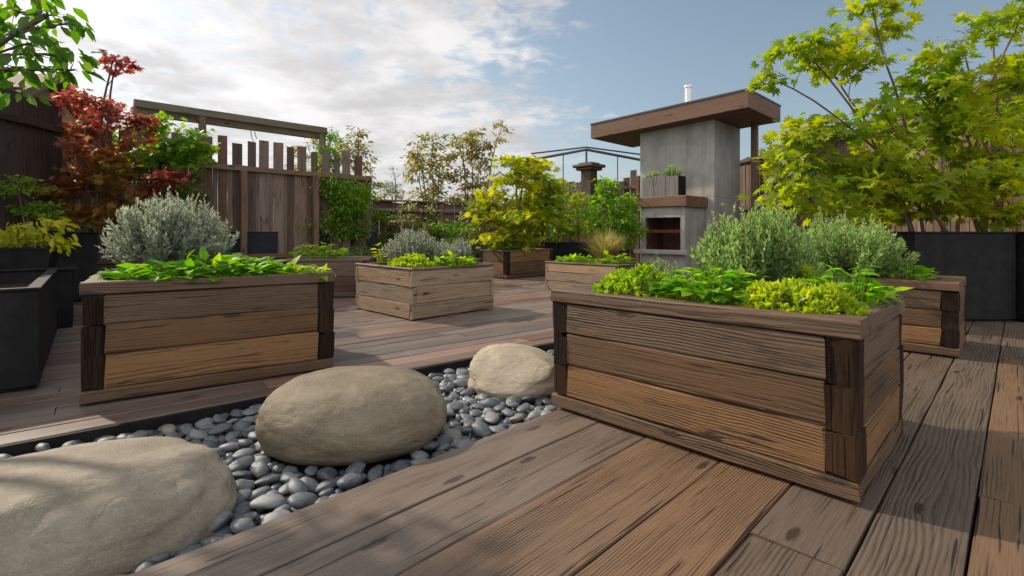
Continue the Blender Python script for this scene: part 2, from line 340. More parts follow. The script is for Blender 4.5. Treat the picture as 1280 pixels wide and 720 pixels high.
L_SILVER=leafmat('silver_green_leaf',[(0,(0.123,0.162,0.112)),(.5,(0.230,0.280,0.207)),(1,(0.403,0.437,0.347))],[(0,(0.291,0.280,0.168)),(1,(0.470,0.448,0.302))],rough=.7,trans=.25,spec=.15)
L_ROSE=leafmat('rosemary_leaf',[(0,(0.098,0.184,0.057)),(.5,(0.210,0.334,0.102)),(1,(0.405,0.549,0.193))],[(0,(0.210,0.255,0.069)),(1,(0.378,0.430,0.136))],rough=.6,trans=.3,spec=.25)
L_LETT=leafmat('vivid_green_leaf',[(0,(0.052,0.162,0.011)),(.4,(0.106,0.302,0.019)),(.8,(0.210,0.442,0.031)),(1,(0.388,0.530,0.070))],[(0,(0.210,0.295,0.017)),(1,(0.436,0.471,0.042))],rough=.45,trans=.45,spec=.25)
L_SED=leafmat('yellow_stonecrop_leaf',[(0,(0.198,0.300,0.016)),(.5,(0.346,0.429,0.023)),(1,(0.519,0.543,0.052))],[(0,(0.099,0.286,0.013)),(1,(0.198,0.400,0.026))],rough=.45,trans=.35)
L_GRASS=leafmat('grass_blade',[(0,(.06,.13,.012)),(.5,(.12,.2,.02)),(1,(.22,.27,.04))],[(0,(.26,.19,.08)),(1,(.36,.28,.13))],trans=.4)

# ------------------------------------------------------------------ setting: ground, decks, pebble bed
def flat(name,x0,x1,y0,y1,z,mat):
    mb=MB(); mb.add([(x0,y0,z),(x1,y0,z),(x1,y1,z),(x0,y1,z)],[(0,1,2,3)]); return mb.build(name,mat)
tag(flat('ground',-150,150,-60,300,-.17,groundmat()),kind='structure')
UD=Vector((S2,S2,0)); VD=Vector((-S2,S2,0)); ZD=Vector((0,0,1))
def deck():
    mb=MB(); edges=[1.84,1.565,1.285,.92,.635,.36,.11,-.06,-.29]
    while edges[-1]>-7.5: edges.append(edges[-1]-random.uniform(.19,.24))
    for i in range(len(edges)-1):
        v1,v0=edges[i],edges[i+1]; u=-4+random.uniform(-1.5,0)
        cuts={0:[-4,7,14],1:[-4,4.9,14],2:[-4,6,14],3:[-4,4.6,14],4:[-4,1.75,8],5:[-4,5.1,14],6:[-4,1.5,2.62,5.6],7:[-4,1.05,3.2,7]}.get(i)
        if cuts is None:
            cuts=[-4]
        while cuts[-1]<13: cuts.append(cuts[-1]+random.uniform(1.8,4.2))
        for a,b in zip(cuts,cuts[1:]):
            w=(v1-v0)-.008; tint=None
            if i==2 and a<5: tint=(.35,.78,.66)
            if i==3 and a<4: tint=(.1,.93,.60)
            if i in(0,1) and a<5: tint=(.95,.2,.85)
            if i in(4,) and a<5: tint=(.6,.35,.35)
            if i==5: tint=(.7,.4,.5)
            if i==6 and 1<a<3: tint=(.35,.85,.6)
            if tint is None: tint=(random.uniform(.2,.8),random.uniform(0,.62),random.uniform(.2,1))
            plank(mb,UD*(a+.003)+VD*(v0+.004)+ZD*(-.04+random.uniform(-.002,.002)),UD,VD,ZD,b-a-.006,w,.04,seg=.35,bev=.005,jit=.0045,tint=tint)
    return tag(mb.build('near_deck',WOOD_DECK),kind='structure')
deck()
DD=Vector((.783,.622,0)); ND=Vector((-.622,.783,0)); N0=3.37
def fardeck():
    mb=MB(); n=N0; 
    while n<17:
        w=random.uniform(.15,.20); s=-9-random.uniform(0,2)
        while s<12:
            e=min(12.2,s+random.uniform(1.6,3.8)); 
            plank(mb,DD*(s+.003)+ND*(n+.003)+ZD*(-.04+random.uniform(-.003,.003)),DD,ND,ZD,e-s-.006,w-.007,.04,seg=.5,bev=.004,jit=.004); s=e
            if s>=12.15: break
        n+=w
    return tag(mb.build('far_deck',WOOD_DECK_FAR),kind='structure')
fardeck()
mb=MB(); plank(mb,DD*-9+ND*(N0-.022)+ZD*-.15,DD,ND,ZD,22,.018,.142,seg=1,bev=.002,jit=.002); tag(mb.build('bed_edging',BLACK),kind='structure')
mb=MB(); plank(mb,UD*-4+VD*1.846+ZD*-.15,UD,VD,ZD,16,.012,.118,seg=1,bev=.002,jit=.002); tag(mb.build('bed_border',BLACK),kind='structure')
# bed floor
mb=MB(); 
def bedpt(s,t): # s along u, t 0..1 from near edge to far edge
    a=UD*s+VD*1.858; k=(N0-.024-ND.dot(a))/ND.dot(VD); return a+VD*(k*t), k
ss=[-4+.5*i for i in range(32)]
vs=[]; fs=[]
for s in ss:
    vs.append(bedpt(s,0)[0]+ZD*-.12); vs.append(bedpt(s,1)[0]+ZD*-.12)
for i in range(len(ss)-1): fs.append([2*i,2*i+2,2*i+3,2*i+1])
mb.add(vs,fs); tag(mb.build('bed_floor',plain('wet_grit',(.035,.035,.036),.8,0,.3,40,.6,1.0)),kind='structure')

# boulders
def boulder(name,label,c,rx,ry,rz,rot,mat,seed,p=2.5,cuts=(),sub=6,amp=.10,zc=.0):
    bm=bmesh.new(); bmesh.ops.create_icosphere(bm,subdivisions=sub,radius=1.0)
    for v in bm.verts:
        q=v.co.normalized(); r=(abs(q.x)**p+abs(q.y)**p+abs(q.z)**p)**(-1/p)
        n=amp*mnoise.noise(q*1.3+Vector((seed,0,0)))+amp*.5*mnoise.noise(q*2.9+Vector((0,seed,0)))+amp*.12*mnoise.noise(q*8+Vector((0,0,seed)))
        q=q*r*(1+n)
        for (nx,ny,nz,dd,k) in cuts:
            m=Vector((nx,ny,nz)).normalized(); e=q.dot(m)-dd
            if e>0: q-=m*e*k
        q=q+q.normalized()*(.008*mnoise.noise(q*11+Vector((seed,seed,0))))
        v.co=Vector((q.x*rx,q.y*ry,q.z*rz))
    me=bpy.data.meshes.new(name); bm.to_mesh(me); bm.free(); me.polygons.foreach_set('use_smooth',[True]*len(me.polygons)); me.materials.append(mat)
    o=bpy.data.objects.new(name,me); COL.objects.link(o); o.location=(c[0],c[1],c[2]); o.rotation_euler=(0,0,rot)
    tag(o,label,'boulder'); return o
BL=[(-1.64,1.75,.575,.40,rad(22)),(-.80,2.58,.455,.36,rad(6)),(.05,3.50,.33,.27,rad(0))]
boulder('boulder','broad flat buff boulder with a creased side, cut off by the left photo edge',(-1.60,1.74,.02),.585,.385,.180,rad(22),BOULD,3.1,2.35,[(.62,-.62,.30,.66,.5),(0,0,1,.80,.4)],amp=.12)
boulder('boulder','smooth rounded olive-buff boulder in the middle of the pebble bed',(-.80,2.58,.085),.455,.35,.205,rad(6),BOULD2,8.4,2.35,[(0,0,1,.86,.3)],amp=.06)
boulder('boulder','pale cream angular boulder nearest the large right-hand planter',(.03,3.47,.045),.325,.28,.175,rad(-8),BOULD3,5.7,2.6,[(-.2,-.8,.5,.68,.75),(.5,.1,.8,.75,.6)],amp=.13)

# pebbles
def pebmesh(i):
    bm=bmesh.new(); bmesh.ops.create_icosphere(bm,subdivisions=3,radius=1.0)
    for v in bm.verts:
        q=v.co.normalized(); n=.24*mnoise.noise(q*1.1+Vector((i*7.3,0,0)))+.08*mnoise.noise(q*2.4+Vector((0,i*3.1,0))); v.co=q*(1+n)
    me=bpy.data.meshes.new('pebble_shape'); bm.to_mesh(me); bm.free(); me.polygons.foreach_set('use_smooth',[True]*len(me.polygons))
    ca=me.color_attributes.new('tint','FLOAT_COLOR','POINT'); ca.data.foreach_set('color',np.tile(np.array([0,0,0,1],np.float32),len(me.vertices))); return me
def inboulder(p,m):
    for (bx,by,rx,ry,r) in BL:
        dx,dy=p.x-bx,p.y-by; c,s=math.cos(-r),math.sin(-r); x,y=dx*c-dy*s,dx*s+dy*c
        if (x/(rx*.90+m))**2+(y/(ry*.90+m))**2<1: return True
    return False
def pack(tries,rmin,rmax,sep,s0,s1,m):
    pts=[]; cell={}
    for k in range(tries):
        r=rmin+(rmax-rmin)*(1-k/tries)**1.3*random.uniform(.45,1.0)
        s=random.uniform(s0,s1); t=random.uniform(0,1); q,kk=bedpt(s,0); p=q+VD*(r*.8+t*(kk-1.6*r))
        if inboulder(p,r*m): continue
        ci=(int(p.x//.16),int(p.y//.16)); ok=True
        for a in(-1,0,1):
            for b in(-1,0,1):
                for (px,r2) in cell.get((ci[0]+a,ci[1]+b),()):
                    if (px-p).length<sep*(r+r2): ok=False; break
        if ok: cell.setdefault(ci,[]).append((p,r)); pts.append((p,r))
    return pts
PM=[pebmesh(i) for i in range(9)]; PMT=[pebmesh(20+i) for i in range(3)]
for m_ in PM: m_.materials.append(PEB)
for m_ in PMT: m_.materials.append(PEBT)
top=pack(46000,.020,.053,.86,-1.6,4.6,.4)
def vis(p): 
    px=640+F*p.x/p.y if p.y>.3 else -999; py=HY+F*HC/max(p.y,.3)
    return -25<px<730 and py<760
seen=[q for q in top if vis(q[0])]; rest=[q for q in top if not vis(q[0])]
seen.sort(key=lambda q:-q[1]/q[0].y); ind=seen[:296]; small=seen[296:]+rest
def pebrot(r): return Matrix.Rotation(random.uniform(0,2*PI),4,'Z')@Matrix.Rotation(random.gauss(0,.16),4,'X')@Matrix.Rotation(random.gauss(0,.16),4,'Y')
first={}
for i,(p,r) in enumerate(ind):
    tan=(i%24==6); me=random.choice(PMT if tan else PM); o=bpy.data.objects.new('river_pebble',me); COL.objects.link(o)
    sx=r*random.uniform(1.0,1.42); sy=r*random.uniform(.74,.98); sz=r*random.uniform(.38,.62)
    lift=random.choice([0,0,.008,.016,.03])
    o.matrix_world=Matrix.Translation((p.x,p.y,-.085+sz*.85+lift))@pebrot(r)@Matrix.Diagonal((sx,sy,sz,1))
    if tan: tag(o,'smooth tan river pebble among the grey ones around the boulders','pebble','tan river pebbles in the bed')
    else: tag(o,'smooth blue-grey river pebble in the sunken bed around the boulders','pebble','grey river pebbles in the bed')
mb=LB()
low=pack(9000,.016,.042,.80,-1.8,4.8,.2)
far=[]
allp=[(p,r,.0) for p,r in small]+[(p,r,-.022) for p,r in low]
for (p,r) in pack(5000,.03,.055,.85,4.6,9.5,.4): allp.append((p,r,0))
cache=[]
for me in PM:
    V=np.zeros(len(me.vertices)*3); me.vertices.foreach_get('co',V); cache.append((V.reshape(-1,3),np.array([list(f.vertices) for f in me.polygons])))
for (p,r,dz) in allp:
    V,Fc=random.choice(cache); sz=r*random.uniform(.5,.7)
    M=np.array(Matrix.Translation((p.x,p.y,-.085+sz*.7+dz))@pebrot(r)@Matrix.Diagonal((r*random.uniform(1,1.25),r*random.uniform(.8,1),sz,1)))
    W=V@M[:3,:3].T+M[:3,3]; mb.V.append(W); mb.Fs.append(Fc+mb.n); mb.n+=len(W); t=np.zeros((len(W),4)); t[:,0]=random.random(); t[:,3]=1; mb.T.append(t)
tag(mb.build('gravel',PEB,smooth=True),'small grey pebbles filling the bed under and between the larger ones','gravel',kind='stuff')

# ------------------------------------------------------------------ planters
def planter(label,fl,rz,L,D,H,mat=None,rimmat=None,courses=3,post=.11,rimw=.15,rimt=.07,foot=.014,group='wooden planter boxes on the deck',postmat=None,lap=False,soil=.06,name='wooden_planter'):
    """fl = world front left corner; local x runs along the front, y away"""
    mat=mat or WOOD_BOX; rimmat=rimmat or WOOD_RIM; postmat=postmat or WOOD_CHAR
    t=thing(name,label,'planter',(fl[0],fl[1],0),rz,group)
    T=.055; z0=foot; z1=H-rimt
    mb=MB(); box(mb,.06,L-.06,.06,D-.06,0.002,z0,bev=.004); mb.build('base',BLACK,t)
    hs=[random.uniform(.9,1.1) for _ in range(courses)]; tot=sum(hs)
    sill=0 if lap else .075
    def wall(ax):
        mb=MB(); z=z0
        if sill:
            e=0 if ax in(0,2) else T+.004
            if ax==0: plank(mb,(e,0,z),(1,0,0),(0,0,1),(0,1,0),L-2*e,sill-.004,T,seg=.10,bev=.008,jit=.007,tint=(.5,random.uniform(.2,.6),random.uniform(.2,.5)))
            if ax==2: plank(mb,(e,D-T,z),(1,0,0),(0,0,1),(0,1,0),L-2*e,sill-.004,T,seg=.10,bev=.008,jit=.007,tint=(.5,random.uniform(.2,.6),random.uniform(.2,.5)))
            if ax==1: plank(mb,(L-T,e,z),(0,1,0),(0,0,1),(1,0,0),D-2*e,sill-.004,T,seg=.10,bev=.008,jit=.007,tint=(.5,random.uniform(.2,.6),random.uniform(.2,.5)))
            if ax==3: plank(mb,(0,e,z),(0,1,0),(0,0,1),(1,0,0),D-2*e,sill-.004,T,seg=.10,bev=.008,jit=.007,tint=(.5,random.uniform(.2,.6),random.uniform(.2,.5)))
            z+=sill
        for i,h in enumerate(hs):
            hh=(z1-z0-sill)*h/tot; e=post if not lap else (0 if (i+ax)%2 else T+.004)
            ins=random.uniform(0,.006); g_=.004; tn=None
            if courses==3 and not lap:
                b0=[(.25,.92,.70),(.20,.62,.22),(.95,.25,.55)][i]; tn=tuple(min(1,max(0,q+random.uniform(-.09,.09))) for q in b0)
            if ax==0: plank(mb,(e,ins,z),(1,0,0),(0,0,1),(0,1,0),L-2*e,hh-g_,T-ins,seg=.10,bev=.007,jit=.007,tint=tn)
            if ax==2: plank(mb,(e,D-T,z),(1,0,0),(0,0,1),(0,1,0),L-2*e,hh-g_,T-ins,seg=.10,bev=.007,jit=.007,tint=tn)
            if ax==1: plank(mb,(L-T,e,z),(0,1,0),(0,0,1),(1,0,0),D-2*e,hh-g_,T-ins,seg=.10,bev=.007,jit=.007,tint=tn)
            if ax==3: plank(mb,(ins,e,z),(0,1,0),(0,0,1),(1,0,0),D-2*e,hh-g_,T-ins,seg=.10,bev=.007,jit=.007,tint=tn)
            z+=hh
        return mb.build('side_panel',mat,t)
    for ax in range(4): wall(ax)
    if not lap:
        hb=sill
        for (x,y) in((.002,.002),(L-post-.002,.002),(.002,D-post-.002),(L-post-.002,D-post-.002)):
            mb=MB(); zz=z0+hb
            k=courses
            for i in range(k):   # charred block ends between the courses
                h2=(z1-z0-hb)/k; r_=random.uniform(0,.006)
                plank(mb,(x+r_*.5,y+r_*.5,zz),(0,0,1),(1,0,0),(0,1,0),h2-.003,post-r_,post-r_,seg=.035,bev=.010,jit=.016)
                zz+=h2
            mb.build('corner_post',postmat,t)
    mb=MB(); ov=.004; w=rimw; zt=z1+.002
    plank(mb,(-ov,-ov,zt),(1,0,0),(0,1,0),(0,0,1),L+2*ov,w,rimt,seg=.12,bev=.007,jit=.004)
    plank(mb,(-ov,D+ov-w,zt),(1,0,0),(0,1,0),(0,0,1),L+2*ov,w,rimt,seg=.12,bev=.007,jit=.004)
    plank(mb,(-ov,w-ov+.003,zt),(0,1,0),(1,0,0),(0,0,1),D+2*ov-2*w-.006,w,rimt-.003,seg=.12,bev=.007,jit=.004)
    plank(mb,(L+ov-w,w-ov+.003,zt),(0,1,0),(1,0,0),(0,0,1),D+2*ov-2*w-.006,w,rimt-.003,seg=.12,bev=.007,jit=.004)
    mb.build('rim',rimmat,t)
    mb=MB(); n=14; vs=[]; 
    for i in range(n+1):
        for j in range(n+1):
            x=T+.002+(L-2*T-.004)*i/n; y=T+.002+(D-2*T-.004)*j/n; vs.append((x,y,H-soil-.02+.02*mnoise.noise((x*6,y*6,L))+.012*random.random()))
    mb.add(vs,[(i*(n+1)+j,(i+1)*(n+1)+j,(i+1)*(n+1)+j+1,i*(n+1)+j+1) for i in range(n) for j in range(n)]); mb.build('soil',SOIL,t,smooth=True)
    return t
planter('large knotty brown planter in the right foreground, nearest the camera',(.227,2.877),rad(-45.5),1.465,.97,.675)
planter('long brown planter with dark corner posts left of the boulders, silver bush in it',(-2.455,2.877),rad(34.5),1.41,1.10,.705)
planter('square pale timber planter alone in the middle of the deck',(-2.04,6.60),rad(-45),1.30,1.25,.59,mat=WOOD_PALE,rimmat=WOOD_RIM,rimt=.03,rimw=.09,lap=True,courses=3)
planter('brown planter with a black corner post tucked behind the large right-hand one',(2.62,4.84),rad(-45),1.24,.76,.60)
planter('small pale planter left of the fireplace with tufty grass in it',(.58,8.84),rad(-45),1.5,1.0,.49,mat=WOOD_PALE,rimt=.03,rimw=.09,lap=True)
planter('dark planter below the golden maple at the back of the deck',(-.72,11.27),rad(-45),.86,1.5,.61,rimt=.03,rimw=.08,courses=2)
planter('dark low planter with yellow-green leaves right behind the long left planter',(-3.42,7.55),rad(10),1.25,.9,.59,mat=WOOD_FENCE,rimmat=WOOD_FENCE,rimt=.04,rimw=.09,courses=2)
planter('low brown planter with blue-green rosettes between the left and the middle planter',(-3.42,9.45),rad(-5),.95,.9,.53,rimt=.03,rimw=.09,courses=2)

def trough(label,fl,rz,L,D,H,mat=BLACK,T=.035,soil=.06,group=None,name='metal_trough',feet=True):
    t=thing(name,label,'planter',(fl[0],fl[1],0),rz,group); z0=.03
    mb=MB()
    box(mb,0,L,0,T,z0,H,bev=.004); box(mb,0,L,D-T,D,z0,H,bev=.004)
    box(mb,0,T,T+.001,D-T-.001,z0,H-.001,bev=.004); box(mb,L-T,L,T+.001,D-T-.001,z0,H-.001,bev=.004)
    mb.build('side_wall',mat,t)
    mb=MB(); w=.06
    box(mb,-.012,L+.012,-.012,w,H+.001,H+.02,bev=.004); box(mb,-.012,L+.012,D-w,D+.012,H+.001,H+.02,bev=.004)
    box(mb,-.012,w,w+.002,D-w-.002,H+.001,H+.019,bev=.004); box(mb,L-w,L+.012,w+.002,D-w-.002,H+.001,H+.019,bev=.004)
    mb.build('lip',mat,t)
    mb=MB(); box(mb,.05,L-.05,.05,D-.05,.002,z0-.002,bev=.003); mb.build('base',BLACK,t)
    mb=MB(); n=10; vs=[]
    for i in range(n+1):
        for j in range(n+1):
            x=T+(L-2*T)*i/n; y=T+(D-2*T)*j/n; vs.append((x,y,H-soil+.03*mnoise.noise((x*5,y*5,L))))
    mb.add(vs,[(i*(n+1)+j,(i+1)*(n+1)+j,(i+1)*(n+1)+j+1,i*(n+1)+j+1) for i in range(n) for j in range(n)]); mb.build('soil',SOIL,t,smooth=True)
    return t
a=Vector((.77,.64)); 
trough('long black trough cut off by the left edge of the photo',(-3.0-.77*1.1,3.21-.64*1.1),math.atan2(.64,.77),1.1,2.3,.63,soil=.12)
trough('broad black planter under the yellow-green maples at the right',(4.47,5.62),0,1.12,1.1,.985)
trough('black planter continuing beyond the right edge of the photo',(5.63,5.55),0,1.3,1.15,.985)
trough('tall black box planter under the red maple',(-6.75,6.75),rad(40),.95,.95,.975)
trough('dark blue-black trough at the foot of the tall fence',(-5.35,9.0),rad(45),1.15,.55,.985,mat=NAVY)
trough('dark blue-black trough under the vine-covered post',(-4.05,10.35),rad(45),1.45,.55,.975,mat=NAVY)
trough('dark trough under the small orange shrubs at the back',(.85,13.0),rad(-30),1.5,.55,.72,mat=NAVY)
# plinth and pot on the left
t=thing('plinth','black square plinth under the small yellow-leaved pot at the left','plinth',(-5.15,5.3,0),rad(40))
mb=MB(); box(mb,-.42,.42,-.36,.36,.0,.60,bev=.006); mb.build('body',BLACK,t); mb=MB(); box(mb,-.45,.45,-.39,.39,.602,.63,bev=.006); mb.build('top',BLACK,t)
def pot(label,c,rz,w,d,h,mat=BLACK,name='plant_pot'):
    t=thing(name,label,'pot',c,rz); mb=MB(); k=.85
    prof=[(k,0),(1,h),(1.05,h),(1.05,h+.02),(.9,h+.02),(.88,h-.05)]; vs=[]; fs=[]
    for (s,z) in prof: vs+=[(-w*s/2,-d*s/2,z),(w*s/2,-d*s/2,z),(w*s/2,d*s/2,z),(-w*s/2,d*s/2,z)]
    for i in range(len(prof)-1):
        for j in range(4): fs.append([i*4+j,i*4+(j+1)%4,i*4+4+(j+1)%4,i*4+4+j])
    fs.append([3,2,1,0]); mb.add(vs,fs); mb.build('body',mat,t)
    mb=MB(); q=w*.44; r=d*.44; mb.add([(-q,-r,h-.04),(q,-r,h-.04),(q,r,h-.04),(-q,r,h-.04)],[(0,1,2,3)]); mb.build('soil',SOIL,t); return t
pot('small black pot of yellow leaves standing on the plinth at the left',(-5.05,5.3,.631),rad(30),.42,.36,.19)

# ------------------------------------------------------------------ plants
def rdir(n,up=.0): 
    a=rng.normal(size=(n,3)); a[:,2]+=up; return unit(a)
def lavender(label,c,R,H,mat,nst=150,spikes=40,leaf=.035,name='lavender_bush',cat='bush',squash=1.0,flat=.0,seed=0,lean=(0,0)):
    """dome of soft upright stems clothed in narrow leaves; some bare flower spikes above it"""
    t=thing(name,label,cat,c,random.uniform(0,6)); st=MB(); lb=LB()
    nc=max(4,int(nst/20)); ph_=random.uniform(0,6); cl=[(ph_+2.39996*k+random.gauss(0,.2),math.sqrt((k+.4)/nc)*.86,random.uniform(.78,1.06)) for k in range(nc)]
    for i in range(nst+spikes):
        sp=i>=nst
        q=random.choice(cl); qx=q[1]*math.cos(q[0])+random.gauss(0,.16); qy=q[1]*math.sin(q[0])+random.gauss(0,.16)
        a=math.atan2(qy,qx); rr=min(1.0,math.hypot(qx,qy)); out=rr*R
        top=H*(1-.48*rr**2.6)*q[2]*random.uniform(.78,1.0)
        if sp: top*=random.uniform(1.05,1.25); out*=.9
        b=Vector((math.cos(a)*out*.25,math.sin(a)*out*.25*squash,-.02)); e=Vector((math.cos(a)*out+lean[0]*top,math.sin(a)*out*squash+lean[1]*top,top))
        m=b.lerp(e,.5)+Vector((math.cos(a)*out*.22,math.sin(a)*out*.22*squash,-.02*top))+Vector((random.gauss(0,.02),random.gauss(0,.02),0))
        n=7; P=[]
        for k in range(n): s=k/(n-1); P.append(b*(1-s)**2+m*2*s*(1-s)+e*s*s)
        tube(st,P,[.0035*(1-.6*k/n) for k in range(n)],4,(random.random(),.5,.5))
        P=np.array(P); kt=random.gauss(0,.13); L=np.linalg.norm(P[-1]-P[0])
        s0=.30 if not sp else .45
        nl=int(L*(1-s0)/.010*(1.5 if not sp else 1.15)); s=np.sort(rng.uniform(s0,1,nl)); 
        pos=np.stack([np.interp(s,np.linspace(0,1,n),P[:,j]) for j in range(3)],1)
        tg=unit(P[-1:]-P[n//2:n//2+1]).repeat(nl,0)
        d=unit(tg*(.75+.7*s[:,None]**3)+rdir(nl)*.85)
        sz=leaf*(1.25-.6*s)*rng.uniform(.7,1.2,nl)
        if sp: sz*=.6
        lb.leaves(pos,d,rdir(nl),sz,*NARROW,np.clip(rng.normal(.36,.15,nl)+kt+(.25 if sp else 0)+.35*s**3,0,1),np.clip(rng.normal(.25 if sp else .08,.12,nl),0,1),sz*.30)
    st.build('stems',BARK,t); lb.build('foliage',mat,t); return t
def greens(label,c,R,Ry,H,mat,n=120,leaf=.09,rz=0,name='leafy_greens',cat='plant',yel=.1,wid=.75):
    """low mat of overlapping broad leaves on short stalks"""
    t=thing(name,label,cat,c,rz); st=MB(); lb=LB(); pos=[];d=[];nr=[];sz=[]
    for i in range(n):
        a=random.uniform(0,2*PI); r=math.sqrt(random.random()); x,y=R*r*math.cos(a),Ry*r*math.sin(a)
        h=H*(1-.6*r*r)*random.uniform(.45,1.0); p=Vector((x,y,h)); b=Vector((x*.75,y*.75,-.02))
        tube(st,[b,(b+p)/2+Vector((0,0,.01)),p],[.003,.0028,.002],4)
        o=Vector((math.cos(a)+random.gauss(0,.7),math.sin(a)+random.gauss(0,.7),random.uniform(-.25,.55))).normalized()
        pos.append(p); d.append(o); nr.append(Vector((random.gauss(0,.25),random.gauss(0,.25),1))); sz.append(leaf*random.uniform(.65,1.25))
    sz=np.array(sz); add_ovate(lb,np.array(pos),np.array(d),np.array(nr),sz,rng.random(n),np.clip(rng.normal(yel,.2,n),0,1),sz*wid)
    st.build('stalks',L_LETT,t); lb.build('foliage',mat,t,smooth=True); return t
def stonecrop(label,c,R,Ry,H,mat,n=160,leaf=.022,rz=0,mix=.15,name='stonecrop_clump'):
    """cushion of small upright rosettes"""
    t=thing(name,label,'plant',c,rz); lb=LB(); st=MB()
    for i in range(n):
        a=random.uniform(0,2*PI); r=math.sqrt(random.random()); bump=.8+.35*mnoise.noise((R*r*math.cos(a)*9,Ry*r*math.sin(a)*9,n))
        x,y,z=R*r*math.cos(a),Ry*r*math.sin(a),H*(1-.7*r**2.5)*bump
        if i%2==0: tube(st,[(x*.85,y*.85,-.02),(x,y,z)],[.004,.003],4)
        k=random.randint(14,22); th=rng.uniform(0,2*PI,k); el=rng.uniform(-.1,1.2,k)
        d=np.stack([np.cos(th)*np.cos(el)+.4*math.cos(a)*r,np.sin(th)*np.cos(el)+.4*math.sin(a)*r,np.sin(el)+.25],1)
        pos=np.tile([x,y,z],(k,1))+np.stack([0*th,0*th,-rng.uniform(0,.035,k)],1)
        s=leaf*rng.uniform(.7,1.3,k)*random.uniform(.8,1.2)
        lb.leaves(pos,d,rdir(k,.5),s,*NARROW,np.clip(rng.normal(random.gauss(.5,.2),.15,k),0,1),np.clip(mix+random.gauss(0,.2),0,1),s*.5)
    st.build('stems',L_SED,t); lb.build('foliage',mat,t); return t
def grass(label,c,R,H,mat,n=260,mix=.1,rz=0,name='grass_tuft',w=.006,spread=1.0,cat='grass'):
    t=thing(name,label,cat,c,rz); lb=LB(); k=5
    a=rng.uniform(0,2*PI,n); r=R*.35*np.sqrt(rng.random(n)); h=H*rng.uniform(.55,1.05,n); o=rng.uniform(.15,1.0,n)*R*spread; t0=rng.random(n); t1=np.clip(rng.normal(mix,.25,n),0,1)
    V=np.zeros((n,2*k,3))
    for j in range(k):
        s=j/(k-1); rad_=r+o*s**1.8; z=h*(s-.28*s**3*(o/R)); ww=w*(1-s)**.7+.0006
        x=rad_*np.cos(a); y=rad_*np.sin(a); V[:,2*j]=np.stack([x-ww*np.sin(a),y+ww*np.cos(a),z-.01],1); V[:,2*j+1]=np.stack([x+ww*np.sin(a),y-ww*np.cos(a),z-.01],1)
    Fq=np.array([[2*j,2*j+1,2*j+3,2*j+2] for j in range(k-1)])
    lb.V.append(V.reshape(-1,3)); lb.Fs.append((Fq[None]+(np.arange(n)*2*k)[:,None,None]).reshape(-1,4)); lb.n=n*2*k
    lb.T.append(np.repeat(np.stack([t0,t1,0*t0,0*t0+1],1),2*k,axis=0))
    lb.build('blades',mat,t); return t

